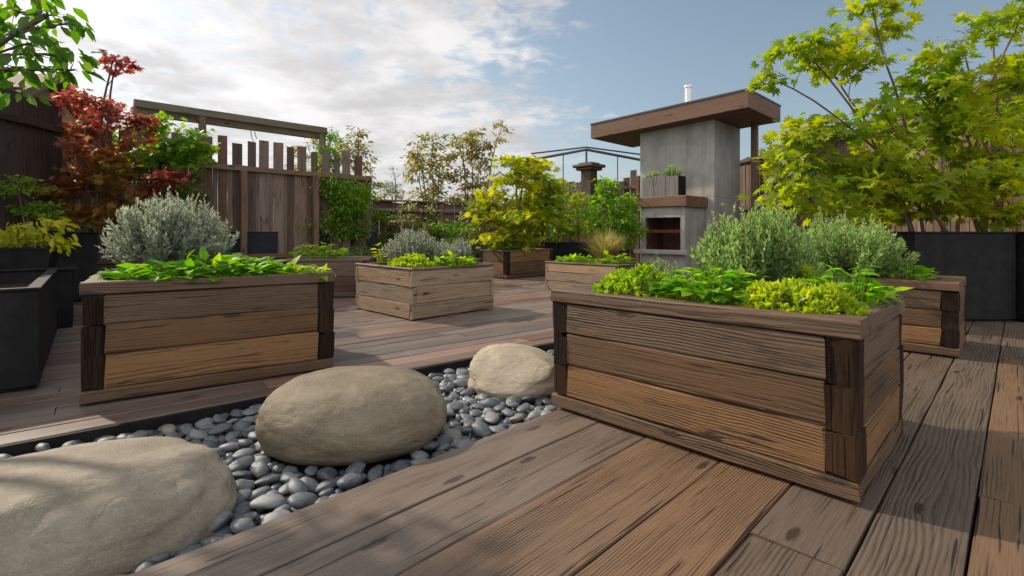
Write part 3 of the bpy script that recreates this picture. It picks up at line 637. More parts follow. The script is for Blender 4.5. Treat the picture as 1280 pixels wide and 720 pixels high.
DK=7.5
def tree(label,base,pads,mat,Y,name='maple_tree',leaf=.07,dens=1.0,template=PALM7,trunks=3,tr=.03,flat=.35,bark=None,patch=lambda p:0.2,droop=.25,tz=None,cat='tree',twigs=6,up=.55,fork=.35,group=None,rim=.25,aspect=None):
    """base: world foot; pads: (px,py,rx,ry[,Y]) leaf masses at real distance; stems lead from the foot to every mass"""
    base=Vector(base); t=thing(name,label,cat,base,0,group); wb=MB(); lb=LB()
    P=[]
    for q in pads:
        yy=q[4] if len(q)>4 else Y+random.uniform(-.35,.35)*max(1,q[2]*Y/F)
        c=atY(q[0],q[1],yy)-base; P.append((c,q[2]*yy/F,q[3]*yy/F))
    lo=min(p[0].z for p in P)
    # main stems
    stems=[]; P2=sorted(P,key=lambda p:p[0].x)
    for k in range(trunks):
        grp=P2[k*len(P2)//trunks:(k+1)*len(P2)//trunks] or P2
        hi=max(grp,key=lambda p:p[0].z)[0]; 
        b=Vector((random.uniform(-.04,.04)*trunks,random.uniform(-.04,.04)*trunks,-.03)); 
        m=b.lerp(hi,.5); m.z+=.12*hi.z; m.x=b.x+(hi.x-b.x)*.36; m.y=b.y+(hi.y-b.y)*.36
        n=12; pts=[]
        for i in range(n):
            s=i/(n-1); p=b*(1-s)**2+m*2*s*(1-s)+hi*s*s
            p=p+Vector((mnoise.noise((s*3,k,1.7+base.x)),mnoise.noise((s*3,k,5.1+base.x)),0))*.07*hi.length*.4*s; pts.append(p)
        tube(wb,pts,[tr*(1-.82*i/n)+.003 for i in range(n)],7); stems.append(pts)
    for (c,rx,rz_) in P:
        # branch from the nearest lower stem point
        best=None
        for pts in stems:
            for i,p in enumerate(pts[2:],2):
                cost=(p-c).length+ (1.0 if p.z>c.z else 0)+(.2 if p.z>c.z-.1*c.z else 0)
                if best is None or cost<best[0]: best=(cost,p,i)
        p0=best[1]; r0=max(.35*tr*(1-.7*best[2]/12),.004)
        mid=p0.lerp(c,.5)+Vector((random.gauss(0,.05),random.gauss(0,.05),.12*(c-p0).length)); bp=[]
        for i in range(7): s=i/6; bp.append(p0*(1-s)**2+mid*2*s*(1-s)+c*s*s)
        tube(wb,bp,[r0*(1-.6*i/6)+.002 for i in range(7)],5)
        ends=[]
        for k in range(twigs):
            d=Vector((random.gauss(0,1),random.gauss(0,1),random.gauss(.1,.6))).normalized(); e=c+Vector((d.x*rx*.85,d.y*rx*.85,d.z*rz_*.85))
            s0=bp[random.randint(4,6)]; mm=s0.lerp(e,.5)+Vector((0,0,.1*rx)); tube(wb,[s0,s0.lerp(mm,.6)*.5+mm*.5,e],[.35*r0+.0015,.25*r0+.001,.0012],4); ends.append((s0,mm,e))
        area=rx*rz_*4; N=int(dens*area/(leaf*leaf)*DK)+8
        # leaves gather along twigs in flat tiers
        nt_=max(6,int(N/34)); q=rdir(nt_); rr=rng.random(nt_)**.42; cen=np.array(c)+q*rr[:,None]*np.array([rx,rx,rz_])
        idx=rng.integers(0,nt_,N); sp=np.array([.30*rx+leaf*.6,.30*rx+leaf*.6,(.30*rx+leaf*.6)*(1-flat)*.6])
        pos=cen[idx]+rng.normal(size=(N,3))*sp*.62
        outd=unit(pos-np.array(c)+1e-4); d=unit(np.stack([outd[:,0],outd[:,1],outd[:,2]*.2-droop],1)+rng.normal(size=(N,3))*.45)
        nr=np.stack([rng.normal(0,.6,N),rng.normal(0,.6,N),np.full(N,up+.35)],1)
        pt=np.array([patch(Vector(pp)+base) for pp in cen])[idx]
        clump=np.clip(rng.normal(.5,.18,nt_),0,1)[idx]
        s=leaf*rng.uniform(.6,1.25,N)
        if template is OVATE: add_ovate(lb,pos,d,nr,s,np.clip(clump+rng.normal(0,.16,N),0,1),np.clip(pt+rng.normal(0,.15,N),0,1),s*(aspect or .8))
        else: lb.leaves(pos,d,nr,s,template[0],template[1],np.clip(clump+rng.normal(0,.16,N),0,1),np.clip(pt+rng.normal(0,.15,N),0,1),s*aspect if aspect else None)
    wb.build('trunk',bark or BARK,t,smooth=True); lb.build('crown',mat,t); return t
nz=lambda p,k=1.3,o=0: .5+.9*mnoise.noise((p.x*k+o,p.y*k,p.z*k))

# --- front planter contents
ZF=.635
def fp(px,py,z=ZF): return at(px,py,z)
c=fp(930,352); lavender('grey-green rosemary bush with upright spikes in the large foreground planter',(1.35,2.84,ZF-.02),.34,.55,L_ROSE,210,70,.054,'rosemary_bush','bush')
lavender('small spiky grey-green sprig beside the rosemary in the large foreground planter',(.86,2.92,ZF-.02),.17,.30,L_ROSE,55,18,.03,'rosemary_sprig','bush')
c=fp(800,372); stonecrop('yellow-green stonecrop at the left end of the large foreground planter',(.68,2.72,ZF),.27,.18,.19,L_SED,200,.028,rad(-45),.45)
c=fp(905,380); greens('bright green broad-leaved plant at the centre front of the large foreground planter',(.97,2.48,ZF),.25,.18,.20,L_LETT,260,.080,rad(-45),yel=.12)
c=fp(985,388); stonecrop('golden yellow stonecrop along the front edge of the large foreground planter',(1.20,2.19,ZF),.27,.14,.165,L_SED,260,.030,rad(-45),.0)
greens('bright green upright leaves at the right end of the large foreground planter',(1.62,2.42,ZF),.16,.18,.20,L_LETT,130,.085,rad(-45),yel=.15,wid=.55)
grass('fine green grass tuft between the stonecrop and the right-hand greens',(1.44,2.30,ZF),.17,.18,L_GRASS,150,.05)
grass('thin yellowish grass tuft in front of the rosemary, left of centre',(.80,2.66,ZF),.16,.20,L_GRASS,130,.5)
stonecrop('yellow-green stonecrop half hidden behind the foreground greens',(1.52,2.66,ZF),.18,.14,.20,L_SED,120,.026,rad(-45),.3)
# --- planter behind it
lavender('soft grey-green bush in the planter behind the large right-hand one',(3.12,4.70,.56),.50,.60,L_ROSE,220,70,.060)
greens('vivid green leaves at the near corner of the planter with the black post',(3.42,4.42,.56),.22,.16,.20,L_LETT,70,.10,rad(-45),yel=.05)
# --- long left planter
lavender('large silver bush with pale flower spikes in the long left planter',(-2.60,3.86,.66),.53,.64,L_SILVER,270,110,.056,squash=.85)
greens('carpet of vivid green leaves along the front of the long left planter',(-2.06,3.48,.655),.56,.25,.17,L_LETT,480,.105,rad(34.5),yel=.08)
greens('pale yellow-green leaves trailing at the right end of the long left planter',(-1.50,3.72,.655),.13,.14,.11,L_LETT,60,.085,rad(34.5),yel=.7)
# --- middle planter
lavender('silver bush with thin spikes at the left of the middle planter',(-1.35,6.75,.55),.40,.55,L_SILVER,200,50,.05)
lavender('rounded silver cushion bush at the right of the middle planter',(-.78,6.70,.55),.34,.36,L_SILVER,200,4,.042)
stonecrop('pale yellow stonecrop along the front of the middle planter',(-1.22,6.12,.56),.30,.22,.16,L_SED,160,.045,rad(-45),.05)
greens('light green leaves at the front right of the middle planter',(-.70,6.32,.56),.30,.20,.16,L_LETT,90,.10,rad(45),yel=.45)
greens('yellow-leaved sprig at the back left of the middle planter',(-1.75,6.85,.56),.12,.12,.30,L_YEL,30,.08,0,yel=.2)
# --- small planter by the fireplace
grass('tawny tufty grass in the small pale planter',(1.62,8.86,.45),.42,.70,L_GRASS,700,.75,w=.006,spread=1.1)
greens('low bright green leaves along the small pale planter',(1.15,8.80,.45),.42,.24,.14,L_LETT,120,.11,rad(-45),yel=.3)
greens('yellow-green leaves at the near end of the small pale planter',(1.70,8.35,.45),.26,.24,.20,L_LETT,70,.11,rad(-45),yel=.6)
# --- back planters
greens('green ground leaves at the foot of the golden maple',(-.05,11.5,.57),.55,.35,.26,L_LETT,150,.13,rad(45),yel=.35)
greens('yellow-green leafy clump in the dark low planter behind the long left planter',(-3.05,8.0,.55),.42,.30,.30,L_LETT,130,.12,0,yel=.6)
greens('blue-green rosette plant in the low brown planter at the left',(-3.00,9.85,.49),.40,.32,.24,leafmat('blue_green_leaf',[(0,(.04,.10,.04)),(.5,(.08,.17,.07)),(1,(.15,.25,.11))]),130,.12,0,yel=.1)
tree('yellow leaves spilling over the small black pot on the plinth',(-5.05,5.3,.80),[(15,288,26,12),(48,282,20,12),(66,296,14,10),(5,302,22,10),(40,300,24,10),(-10,295,20,12),(72,306,8,6)],L_YEL,5.2,name='golden_foliage',leaf=.085,dens=1.2,trunks=2,tr=.01,template=OVATE,aspect=.55,patch=lambda p:.1,cat='plant',droop=.6)

# --- trees
tree('yellow-green maple with bare upper stems left of the big right-hand maple',(4.95,6.0,.93),[(965,98,20,14),(1000,55,36,20),(1030,78,36,18),(1072,88,28,16),(1088,48,36,18),(1090,12,34,16),(1128,30,14,14),(985,168,24,20),(1015,190,40,28),(1000,165,30,16),(965,243,26,12),(1010,238,36,16),(1060,225,36,24),(1045,262,40,16),(985,205,30,18),(1040,205,34,20),(1020,165,26,16),(1015,75,34,18),(990,255,30,12)],L_MAPLE,6.1,leaf=.115,dens=.62,trunks=4,tr=.017,patch=lambda p:max(0,min(1,nz(p,1.1,3)-.5)))
tree('big yellow-green maple filling the right edge above the black planter',(5.75,6.15,.93),[(1110,165,42,26),(1150,120,44,26),(1130,205,52,32),(1175,165,50,30),(1165,80,34,16),(1200,55,46,18),(1245,25,44,18),(1215,105,44,22),(1215,190,52,34),(1180,235,48,24),(1120,250,44,20),(1255,150,36,30),(1262,215,42,32),(1270,262,40,20),(1235,250,30,18),(1290,90,40,40),(1300,180,40,40),(1275,20,30,16),(1145,160,40,24),(1150,230,44,26),(1095,215,36,24),(1215,150,44,24),(1200,225,44,24),(1100,135,28,18),(1175,105,40,20),(1090,255,34,16),(1130,268,34,14),(1180,262,30,14),(1240,272,26,10),(1075,235,30,20)],L_MAPLE,6.0,leaf=.115,dens=.50,trunks=8,tr=.019,bark=BARK_ORANGE,patch=lambda p:max(0,min(1,nz(p,1.0,8)-.28)))
tree('dark red maple with olive lower leaves at the left',(-6.28,7.45,.9),[(146,84,16,9),(138,74,10,6),(158,78,10,5),(100,128,26,14),(130,140,34,18),(160,150,24,22),(90,160,30,20),(120,175,42,20),(165,180,16,18),(85,205,34,20),(130,210,40,22),(70,235,28,20),(110,240,42,22),(150,250,28,22),(90,268,34,16),(125,275,36,14),(52,200,14,18)],L_RED,7.3,leaf=.09,dens=.50,trunks=4,tr=.028,patch=lambda p:max(0,min(1,.85-.75*(p.z-1.75)+.7*(nz(p,1.4)-.5))))
tree('light green maple between the red maple and the tall fence',(-5.15,8.55,.0),[(185,165,30,22),(220,165,30,22),(245,180,16,14),(230,190,24,18),(170,205,30,26),(205,205,38,26),(240,200,18,20),(200,240,40,24),(165,245,24,20),(235,235,18,18),(200,275,40,20)],L_GREEN,8.5,leaf=.09,dens=.6,trunks=3,tr=.03,patch=lambda p:max(0,min(1,nz(p,1.2,5)-.2)))
tree('small red-leaved shrub in front of the tall fence above the silver bush',(-5.0,8.0,.0),[(205,226,22,14),(215,240,18,10),(195,238,12,10)],L_RED,8.0,name='red_shrub',leaf=.07,dens=1.0,trunks=2,tr=.014,patch=lambda p:.05,cat='shrub')
tree('golden yellow maple at the back behind the middle planter',(-.05,11.55,.55),[(650,205,26,16),(670,222,24,16),(640,232,24,16),(615,250,24,16),(655,252,36,16),(680,262,24,18),(625,272,26,14),(662,282,34,18),(640,295,34,14),(612,262,14,12),(600,252,16,14),(690,245,18,16),(662,200,20,14)],L_YEL,11.5,leaf=.14,dens=.85,trunks=3,tr=.03,patch=lambda p:max(0,min(1,nz(p,.9,2)-.1)))
for i,(px,lab,mix) in enumerate([(697,'small orange-leaved upright shrub, left one in the dark back trough',.9),(722,'small olive upright shrub, right one in the dark back trough',.5)]):
    b=atY(px,300,13.0); tree(lab,(b.x,b.y-.05*i-.1,.66),[(px,252,12,14),(px+2,274,14,14),(px-3,292,12,12)],L_YEL,b.y-.1,name='upright_shrub',leaf=.10,dens=1.0,trunks=1,tr=.02,template=OVATE,patch=lambda p,m=mix:m,cat='shrub')
tree('bright green bushy tree just left of the fireplace',(2.25,12.0,0),[(757,238,14,14),(775,252,20,18),(755,265,22,18),(785,275,18,20),(760,292,26,16),(790,296,14,12),(748,250,10,12)],L_GREEN,12.0,name='bushy_tree',leaf=.12,dens=1.5,trunks=2,tr=.03,template=OVATE,patch=lambda p:.1,aspect=.6)
tree('feathery green climber covering the lower part of the pergola end post',(-4.15,10.75,.9),[(385,225,22,14),(410,235,30,18),(385,255,26,20),(415,262,28,20),(440,250,18,26),(395,280,28,16),(430,285,24,14),(410,200,10,16),(412,175,7,16)],L_GREEN,10.9,name='climbing_plant',leaf=.13,dens=5.5,trunks=3,tr=.012,template=NARROW,aspect=.28,patch=lambda p:.15,cat='climber',flat=.1,droop=.6)
tree('thin upright sapling right of the vine-covered post',(-3.5,11.3,0),[(447,165,6,16),(440,185,10,14),(455,190,12,14),(440,210,12,14),(458,215,12,14),(468,235,8,12),(430,190,8,12)],L_OLIVE,11.4,name='sapling',leaf=.11,dens=1.2,trunks=1,tr=.03,template=OVATE,patch=lambda p:.3,aspect=.5)
tree('wispy sapling in front of the pergola end beam',(-4.35,11.6,0),[(375,190,10,10),(385,178,12,10),(398,195,12,14),(380,205,14,10)],L_OLIVE,11.6,name='sapling',leaf=.09,dens=.8,trunks=2,tr=.012,template=OVATE,patch=lambda p:.1,aspect=.5)
tree('sparse olive-leaved tree behind the low fence, left of the pair',(-2.2,15.0,0),[(520,185,14,12),(540,178,14,12),(530,200,18,14),(550,200,14,14),(520,215,14,14),(545,225,16,14),(530,240,20,10)],L_OLIVE,15,name='sparse_tree',leaf=.15,dens=1.35,trunks=4,tr=.03,template=OVATE,aspect=.5,patch=lambda p:max(0,min(1,nz(p,.6))),twigs=9)
tree('sparse olive-leaved tree behind the low fence with a long bare twig',(-1.2,15.2,0),[(575,178,14,12),(590,168,16,12),(605,178,14,12),(580,198,18,14),(602,205,16,14),(575,220,14,14),(598,232,18,14),(628,158,6,9),(622,172,4,6),(585,245,20,8)],L_OLIVE,15.2,name='sparse_tree',leaf=.15,dens=1.35,trunks=5,tr=.03,template=OVATE,aspect=.5,patch=lambda p:max(0,min(1,nz(p,.6,4))),twigs=9)
tree('small grey-green conifer behind the low fence',(-3.55,16,0),[(492,215,3,9),(490,228,7,9),(495,240,10,9),(478,238,7,10)],L_SILVER,16,name='small_conifer',leaf=.10,dens=1.1,trunks=1,tr=.03,template=NARROW,aspect=.3,patch=lambda p:.0)
for i,(px,py,rx,ry,mt,lab) in enumerate([(470,280,20,20,L_GREEN,'dark green shrub against the left end of the low fence'),(520,272,28,20,L_OLIVE,'olive shrub in front of the low fence behind the middle planter'),(568,288,30,22,L_GREEN,'low green shrub by the low fence left of the golden maple'),(602,276,18,26,L_OLIVE,'upright olive shrub between the low fence and the golden maple')]):
    b=atY(px,300,12.2); tree(lab,(b.x,b.y,0),[(px-rx*.5,py,rx*.7,ry),(px+rx*.5,py+4,rx*.7,ry),(px,py+18,rx,12)],mt,12.2,name='garden_shrub',leaf=.11,dens=.9,trunks=3,tr=.015,template=OVATE,patch=lambda p:.1,cat='shrub',aspect=.5)
for px,lab,pads in [(480,'pale green bush showing above the low fence at its left end',[(470,248,14,10),(490,244,12,10),(480,238,8,8)]),(548,'pale green bush showing above the middle of the low fence',[(530,248,16,8),(552,245,14,9),(570,248,12,8)]),(615,'light green bush behind the low fence beside the golden maple',[(600,246,14,10),(620,238,14,12),(615,225,8,10)])]:
    b=atY(px,300,15.6); tree(lab,(b.x,b.y,0),pads,L_OLIVE,15.6,name='background_bush',leaf=.14,dens=.8,trunks=2,tr=.02,template=OVATE,patch=lambda p:.0,cat='bush',aspect=.55)
tree('light green bush between the golden maple and the capped post',(1.25,13.9,0),[(700,240,12,14),(710,262,16,14),(690,275,12,12),(715,285,14,12)],L_GREEN,13.8,name='light_bush',leaf=.12,dens=.8,trunks=2,tr=.02,template=OVATE,patch=lambda p:.5,cat='bush',aspect=.5)
tree('dark green shrub in the shade under the red maple by the left fence',(-6.0,6.35,0),[(30,250,24,20),(60,260,20,18),(20,225,16,14)],L_GREEN,6.2,name='shade_shrub',leaf=.07,dens=.7,trunks=2,tr=.015,template=OVATE,patch=lambda p:.3,cat='shrub',aspect=.6)
tree('large-leaved tree reaching into the top left corner of the photo',(-4.15,2.35,0),[(15,15,30,18,3.0),(60,20,26,14,3.05),(88,30,14,12,3.0),(30,55,28,20,2.95),(72,70,20,14,3.05),(20,85,26,18,2.9),(88,88,10,12,3.05),(28,110,12,12,2.95),(-30,30,30,30,2.9),(20,-25,40,20,3.0)],L_BIG,3,name='broadleaf_tree',leaf=.10,dens=.62,trunks=2,tr=.05,template=OVATE,patch=lambda p:0,droop=.9,aspect=.62,up=.2)

# ------------------------------------------------------------------ fences
alt_n=[0]
def fence(label,p0,p1,hfun,mat,w=(.13,.17),gap=.006,rails=(.35,),post_every=1.9,post_h=None,post_mat=None,side=-1,name='wooden_fence',rail_t=.05,capz=None,group=None,alt=False):
    p0,p1=Vector((*p0,0)),Vector((*p1,0)); L=(p1-p0).length; rz=math.atan2(p1.y-p0.y,p1.x-p0.x)
    t=thing(name,label,'fence',p0,rz,group); mb=MB(); x=0
    while x<L:
        ww=random.uniform(*w); h=hfun(x/L)
        if alt:
            n_=int(alt_n[0]); alt_n[0]+=1; ww=random.uniform(.13,.19) if n_%2 else random.uniform(.05,.10); h=hfun(x/L) if n_%2 else random.uniform(2.16,2.24)
        plank(mb,(x,random.uniform(-.006,.006),.01),(0,0,1),(1,0,0),(0,1,0),h,ww-gap,.022,seg=.5,bev=.003,jit=.006); x+=ww
    mb.build('board_panel',mat,t)
    for z in rails:
        m=MB(); plank(m,(0,side*(.03 if side<0 else -.03)-(rail_t if side<0 else 0)+0,z),(1,0,0),(0,0,1),(0,1,0),L,.09,rail_t,seg=.5,bev=.004,jit=.004); m.build('rail',post_mat or mat,t)
    k=0; xs=[]; x=.05
    while x<L: xs.append(x); x+=post_every
    for x in xs:
        m=MB(); h=post_h if post_h else hfun(x/L)-.1; plank(m,(x,-.19 if side<0 else .19,.0),(0,0,1),(1,0,0),(0,1,0),h,.10,.10,seg=.5,bev=.006,jit=.004); m.build('post',post_mat or mat,t)
    if capz:
        m=MB(); plank(m,(-.02,-.10,capz),(1,0,0),(0,1,0),(0,0,1),L+.04,.17,.04,seg=.5,bev=.004,jit=.004); m.build('cap_rail',post_mat or mat,t)
    return t
def tall(f):
    r=random.random(); return 2.70+random.uniform(-.10,.05) if r<.85 else random.uniform(2.17,2.28)
fence('tall weathered fence with uneven board tops at the back left',(-7.0,7.40),(-3.15,11.25),tall,WOOD_FENCE,w=(.13,.19),gap=.005,rails=(.5,2.13),post_every=1.35,post_h=2.12,post_mat=WOOD_RED,alt=True)
fence('low brown fence behind the middle planter',(-3.6,12.0),(-.2,14.0),lambda f:1.72+random.uniform(-.02,.02),WOOD_FENCE,rails=(.4,1.5),capz=1.745,post_h=1.7)
fence('brown fence between the golden maple and the fireplace',(.75,16.6),(3.9,13.5),lambda f:random.uniform(2.35,2.7),WOOD_FENCE,w=(.2,.28),gap=.02,rails=(.5,2.2),post_h=2.5,post_mat=WOOD_RED)
fence('short brown fence behind the golden maple',(-.2,14.05),(.75,16.55),lambda f:1.9+random.uniform(-.1,.1),WOOD_FENCE,rails=(.4,1.6),post_h=1.8)
fence('tall dark fence at the far left edge',(-6.1,3.4),(-6.45,7.2),lambda f:2.85+random.uniform(-.06,.05),WOOD_DARKFENCE,gap=.01,rails=(.5,2.4),side=-1)
fence('tall brown fence along the right behind the maples',(6.25,15.3),(7.55,5.2),lambda f:3.0+random.uniform(-.05,.05),WOOD_FENCE,gap=.012,rails=(.5,1.6,2.9),post_h=3.05,side=-1)
# capped post in the centre fence
b=atY(735,300,14.9); t=thing('gate_post','stout brown post with a wide stepped cap in the fence left of the fireplace','post',(b.x,b.y-.2,0),rad(-45))
mb=MB(); box(mb,-.17,.17,-.17,.17,0,2.78,bev=.01,jit=.006,seg=.3); mb.build('shaft',WOOD_FENCE,t)
mb=MB(); box(mb,-.27,.27,-.27,.27,2.782,2.86,bev=.02); box(mb,-.34,.34,-.34,.34,2.862,2.95,bev=.03); box(mb,-.22,.22,-.22,.22,2.952,3.0,bev=.02); mb.build('cap',WOOD_FENCE,t)
# pergola on the left
p0=Vector((-6.45,8.55,0)); t=thing('pergola','grey timber pergola beam on posts above the tall fence','pergola',p0,rad(45))
Lp=3.42
for dz,y0,m_ in((3.12,-.06,WOOD_BEAM),(3.02,.10,WOOD_BEAM)):
    mb=MB(); box(mb,.05,Lp,y0,y0+.10,dz,dz+.13,bev=.006,jit=.006,seg=.4); mb.build('beam',m_,t)
for x in(1.02,Lp-.13):
    mb=MB(); box(mb,x,x+.11,-.05,.06,0,3.115,bev=.006,jit=.005,seg=.4); mb.build('post',WOOD_BEAM if x>2 else WOOD_RED,t)
mb=MB(); tube(mb,[(1.95,.15,3.02),(1.96,.15,2.9),(2.0,.15,2.80),(2.06,.15,2.86),(2.02,.15,3.0)],[.008]*5,5); mb.build('wire_hook',IRON,t)
# thin metal frame behind the centre fence
b=atY(733,290,17.5); t=thing('frame_structure','thin grey metal frame with a shallow ridge behind the centre fence','frame',(b.x,17.5,0),0)
def atl(px,py,Y): p=atY(px,py,Y); return (p.x-b.x,Y-17.5,p.z)
mb=MB(); A,B_,C_=atl(664,200,17.6),atl(733,187,17.0),atl(812,202,17.6); tube(mb,[A,B_,C_],[.045]*3,6); A2,C2=atl(664,192,19.5),atl(815,195,19.5); tube(mb,[A2,atl(733,184,19.2),C2],[.03]*3,6); mb.build('ridge_bar',IRON,t)
for p in(A,B_,C_,atl(704,194,17.3),atl(772,194,17.3)):
    mb=MB(); tube(mb,[(p[0],p[1],0),p],[.035 if p is B_ else .018]*2,6); mb.build('upright',IRON,t)
# houses beyond
def house(label,x0,x1,y0,y1,eave,ridge,axis,name='neighbour_house'):
    t=thing(name,label,'house',((x0+x1)/2,(y0+y1)/2,0),0); hx,hy=(x1-x0)/2,(y1-y0)/2
    mb=MB(); vs=[(-hx,-hy,-.1),(hx,-hy,-.1),(hx,hy,-.1),(-hx,hy,-.1),(-hx,-hy,eave),(hx,-hy,eave),(hx,hy,eave),(-hx,hy,eave)]
    fs=[(0,1,5,4),(1,2,6,5),(2,3,7,6),(3,0,4,7)]
    if axis=='y': vs+=[(0,-hy,ridge),(0,hy,ridge)]; fs+=[(4,5,8),(6,7,9)]
    else: vs+=[(-hx,0,ridge),(hx,0,ridge)]; fs+=[(7,4,8),(5,6,9)]
    mb.add(vs,fs); mb.build('wall',WALLP,t)
    mb=MB(); o=.35; th=.16; sl=(ridge-eave)/(hx if axis=='y' else hy)
    for s in(-1,1):
        if axis=='y':
            a,b_=(s*(hx+o),eave-sl*o+.03),(0,ridge+.03)
            q=[(a[0],-hy-o,a[1]),(b_[0],-hy-o,b_[1]),(b_[0],hy+o,b_[1]),(a[0],hy+o,a[1])]
        else:
            a,b_=(s*(hy+o),eave-sl*o+.03),(0,ridge+.03)
            q=[(-hx-o,a[0],a[1]),(-hx-o,b_[0],b_[1]),(hx+o,b_[0],b_[1]),(hx+o,a[0],a[1])]
        v=q+[(x,y,z+th) for x,y,z in q]; mb.add(v,[(0,1,2,3),(7,6,5,4),(0,4,5,1),(1,5,6,2),(2,6,7,3),(3,7,4,0)])
    mb.build('roof',ROOF,t); return t
house('brown-roofed house rising behind the right-hand fence and maples',8.05,13,5.6,10.6,3.35,4.2,'y')
house('tan gabled house behind the dark fence at the far left',-13,-8.7,7.6,11.2,2.5,3.75,'x')

# ------------------------------------------------------------------ outdoor fireplace
t=thing('outdoor_fireplace','grey concrete outdoor fireplace with a wide flat brown roof','fireplace',(3.29,13.0,0),rad(-45))
mb=MB(); vs=[]; 
def rz_(x): return 3.49+.034*(x+1.19)
def prism(mb,x0,x1,y0,y1,z0,zf,tint=(.5,.5,.5)):
    mb.add([(x0,y0,z0),(x1,y0,z0),(x1,y1,z0),(x0,y1,z0),(x0,y0,zf(x0)),(x1,y0,zf(x1)),(x1,y1,zf(x1)),(x0,y1,zf(x0))],[(3,2,1,0),(4,5,6,7),(0,1,5,4),(1,2,6,5),(2,3,7,6),(3,0,4,7)],None,tint)
prism(mb,0,1.92,0,1.53,0,lambda x:rz_(x)-.003); mb.build('chimney_stack',CONC,t)
mb=MB()
prism(mb,.62,.72,-1.0,-.003,0,lambda x:1.565); prism(mb,1.60,1.70,-1.0,-.003,0,lambda x:1.565); prism(mb,.722,1.598,-1.0,-.003,1.33,lambda x:1.563); prism(mb,.722,1.598,-.999,-.003,0,lambda x:.55)
mb.build('firebox',CONC,t)
mb=MB(); prism(mb,.723,1.597,-.22,-.01,.553,lambda x:1.327); prism(mb,.723,.76,-.94,-.223,.553,lambda x:1.327); prism(mb,1.56,1.597,-.94,-.223,.553,lambda x:1.327); mb.build('fire_lining',BRICK,t)
mb=MB(); box(mb,.72,1.60,-.98,-.93,.98,1.05,bev=.005); mb.build('fire_bar',BRICK,t)
mb=MB(); box(mb,.50,1.82,-1.14,-1.003,.50,.60,bev=.012); mb.build('hearth',CONC,t)
mb=MB(); box(mb,.54,1.77,-1.07,-.003,1.568,1.80,bev=.01,jit=.008,seg=.15); mb.build('mantel',WOOD_RED,t)
mb=MB(); x0,x1,y0,y1=-1.19,2.85,-.49,1.56; th=.36
n=12
for i in range(1):
    ul=[(x0,y0,rz_(x0)),(x1,y0,rz_(x1)),(x1,y1,rz_(x1)),(x0,y1,rz_(x0))]; v=ul+[(x,y,z+th) for x,y,z in ul]
    mb.add(v,[(3,2,1,0),(4,5,6,7),(0,1,5,4),(1,2,6,5),(2,3,7,6),(3,0,4,7)],[[(0,0),(2,0),(2,4),(0,4)],[(0,0),(4,0),(4,2),(0,2)],[(0,7),(4,7),(4,7.36),(0,7.36)],[(9,0),(11,0),(11,.36),(9,.36)],[(0,3),(4,3),(4,3.36),(0,3.36)],[(20,0),(22,0),(22,.36),(20,.36)]],(.4,.3,.6))
rf=mb.build('roof_slab',WOOD_RED,t)
mb=MB(); e_=.014; ul=[(x0-e_,y0-e_,rz_(x0)+th+.002),(x1+e_,y0-e_,rz_(x1)+th+.002),(x1+e_,y1+e_,rz_(x1)+th+.002),(x0-e_,y1+e_,rz_(x0)+th+.002)]; v=ul+[(x,y,z+.035) for x,y,z in ul]; mb.add(v,[(3,2,1,0),(4,5,6,7),(0,1,5,4),(1,2,6,5),(2,3,7,6),(3,0,4,7)]); mb.build('roof_flashing',IRON,t)
mb=MB(); tube(mb,[(1.0,.6,3.8),(1.0,.6,4.62)],[.075,.075],14); tube(mb,[(1.0,.6,4.622),(1.0,.6,4.68)],[.095,.095],14); mb.build('flue_pipe',WHITE,t,smooth=False)
mb=MB(); px_,py_=2.34,1.33; box(mb,px_-.07,px_+.07,py_-.07,py_+.07,0,rz_(px_)-.004,bev=.008,jit=.004,seg=.4); mb.build('roof_post',WOOD_RED,t)
def loc2w(x,y): return Vector((3.29+S2*x+S2*y,13.0-S2*x+S2*y,0))
c=loc2w(.62,-.96)
pl=thing('window_box','grey wooden box with a dark end standing on the fireplace mantel','planter',(c.x,c.y,1.803),rad(-45))
mb=MB()
for i in range(3): box(mb,i*.30+.002,i*.30+.298,0,.03,0,.46+.02*(i%2),bev=.006,jit=.004)
box(mb,0,.90,.37,.40,0,.46,bev=.006); mb.build('front_board',WOOD_GREYBOX,pl)
mb=MB(); box(mb,.872,.90,.032,.368,0,.46,bev=.006); mb.build('end_board',WOOD_CHAR,pl)
mb=MB(); box(mb,0,.028,.032,.368,0,.46,bev=.006); mb.build('end_board',WOOD_GREYBOX,pl)
mb=MB(); mb.add([(.03,.03,.40),(.87,.03,.40),(.87,.37,.40),(.03,.37,.40)],[(0,1,2,3)]); mb.build('soil',SOIL,pl)
for x,h,lab in((.2,.22,'low wispy plant at the left of the box on the mantel'),(.68,.34,'taller dark plant at the right of the box on the mantel')):
    q=loc2w(.62+x,-.96+.2); lavender(lab,(q.x,q.y,2.21),.22,h,L_ROSE,40,10,.06,name='mantel_plant',cat='plant')

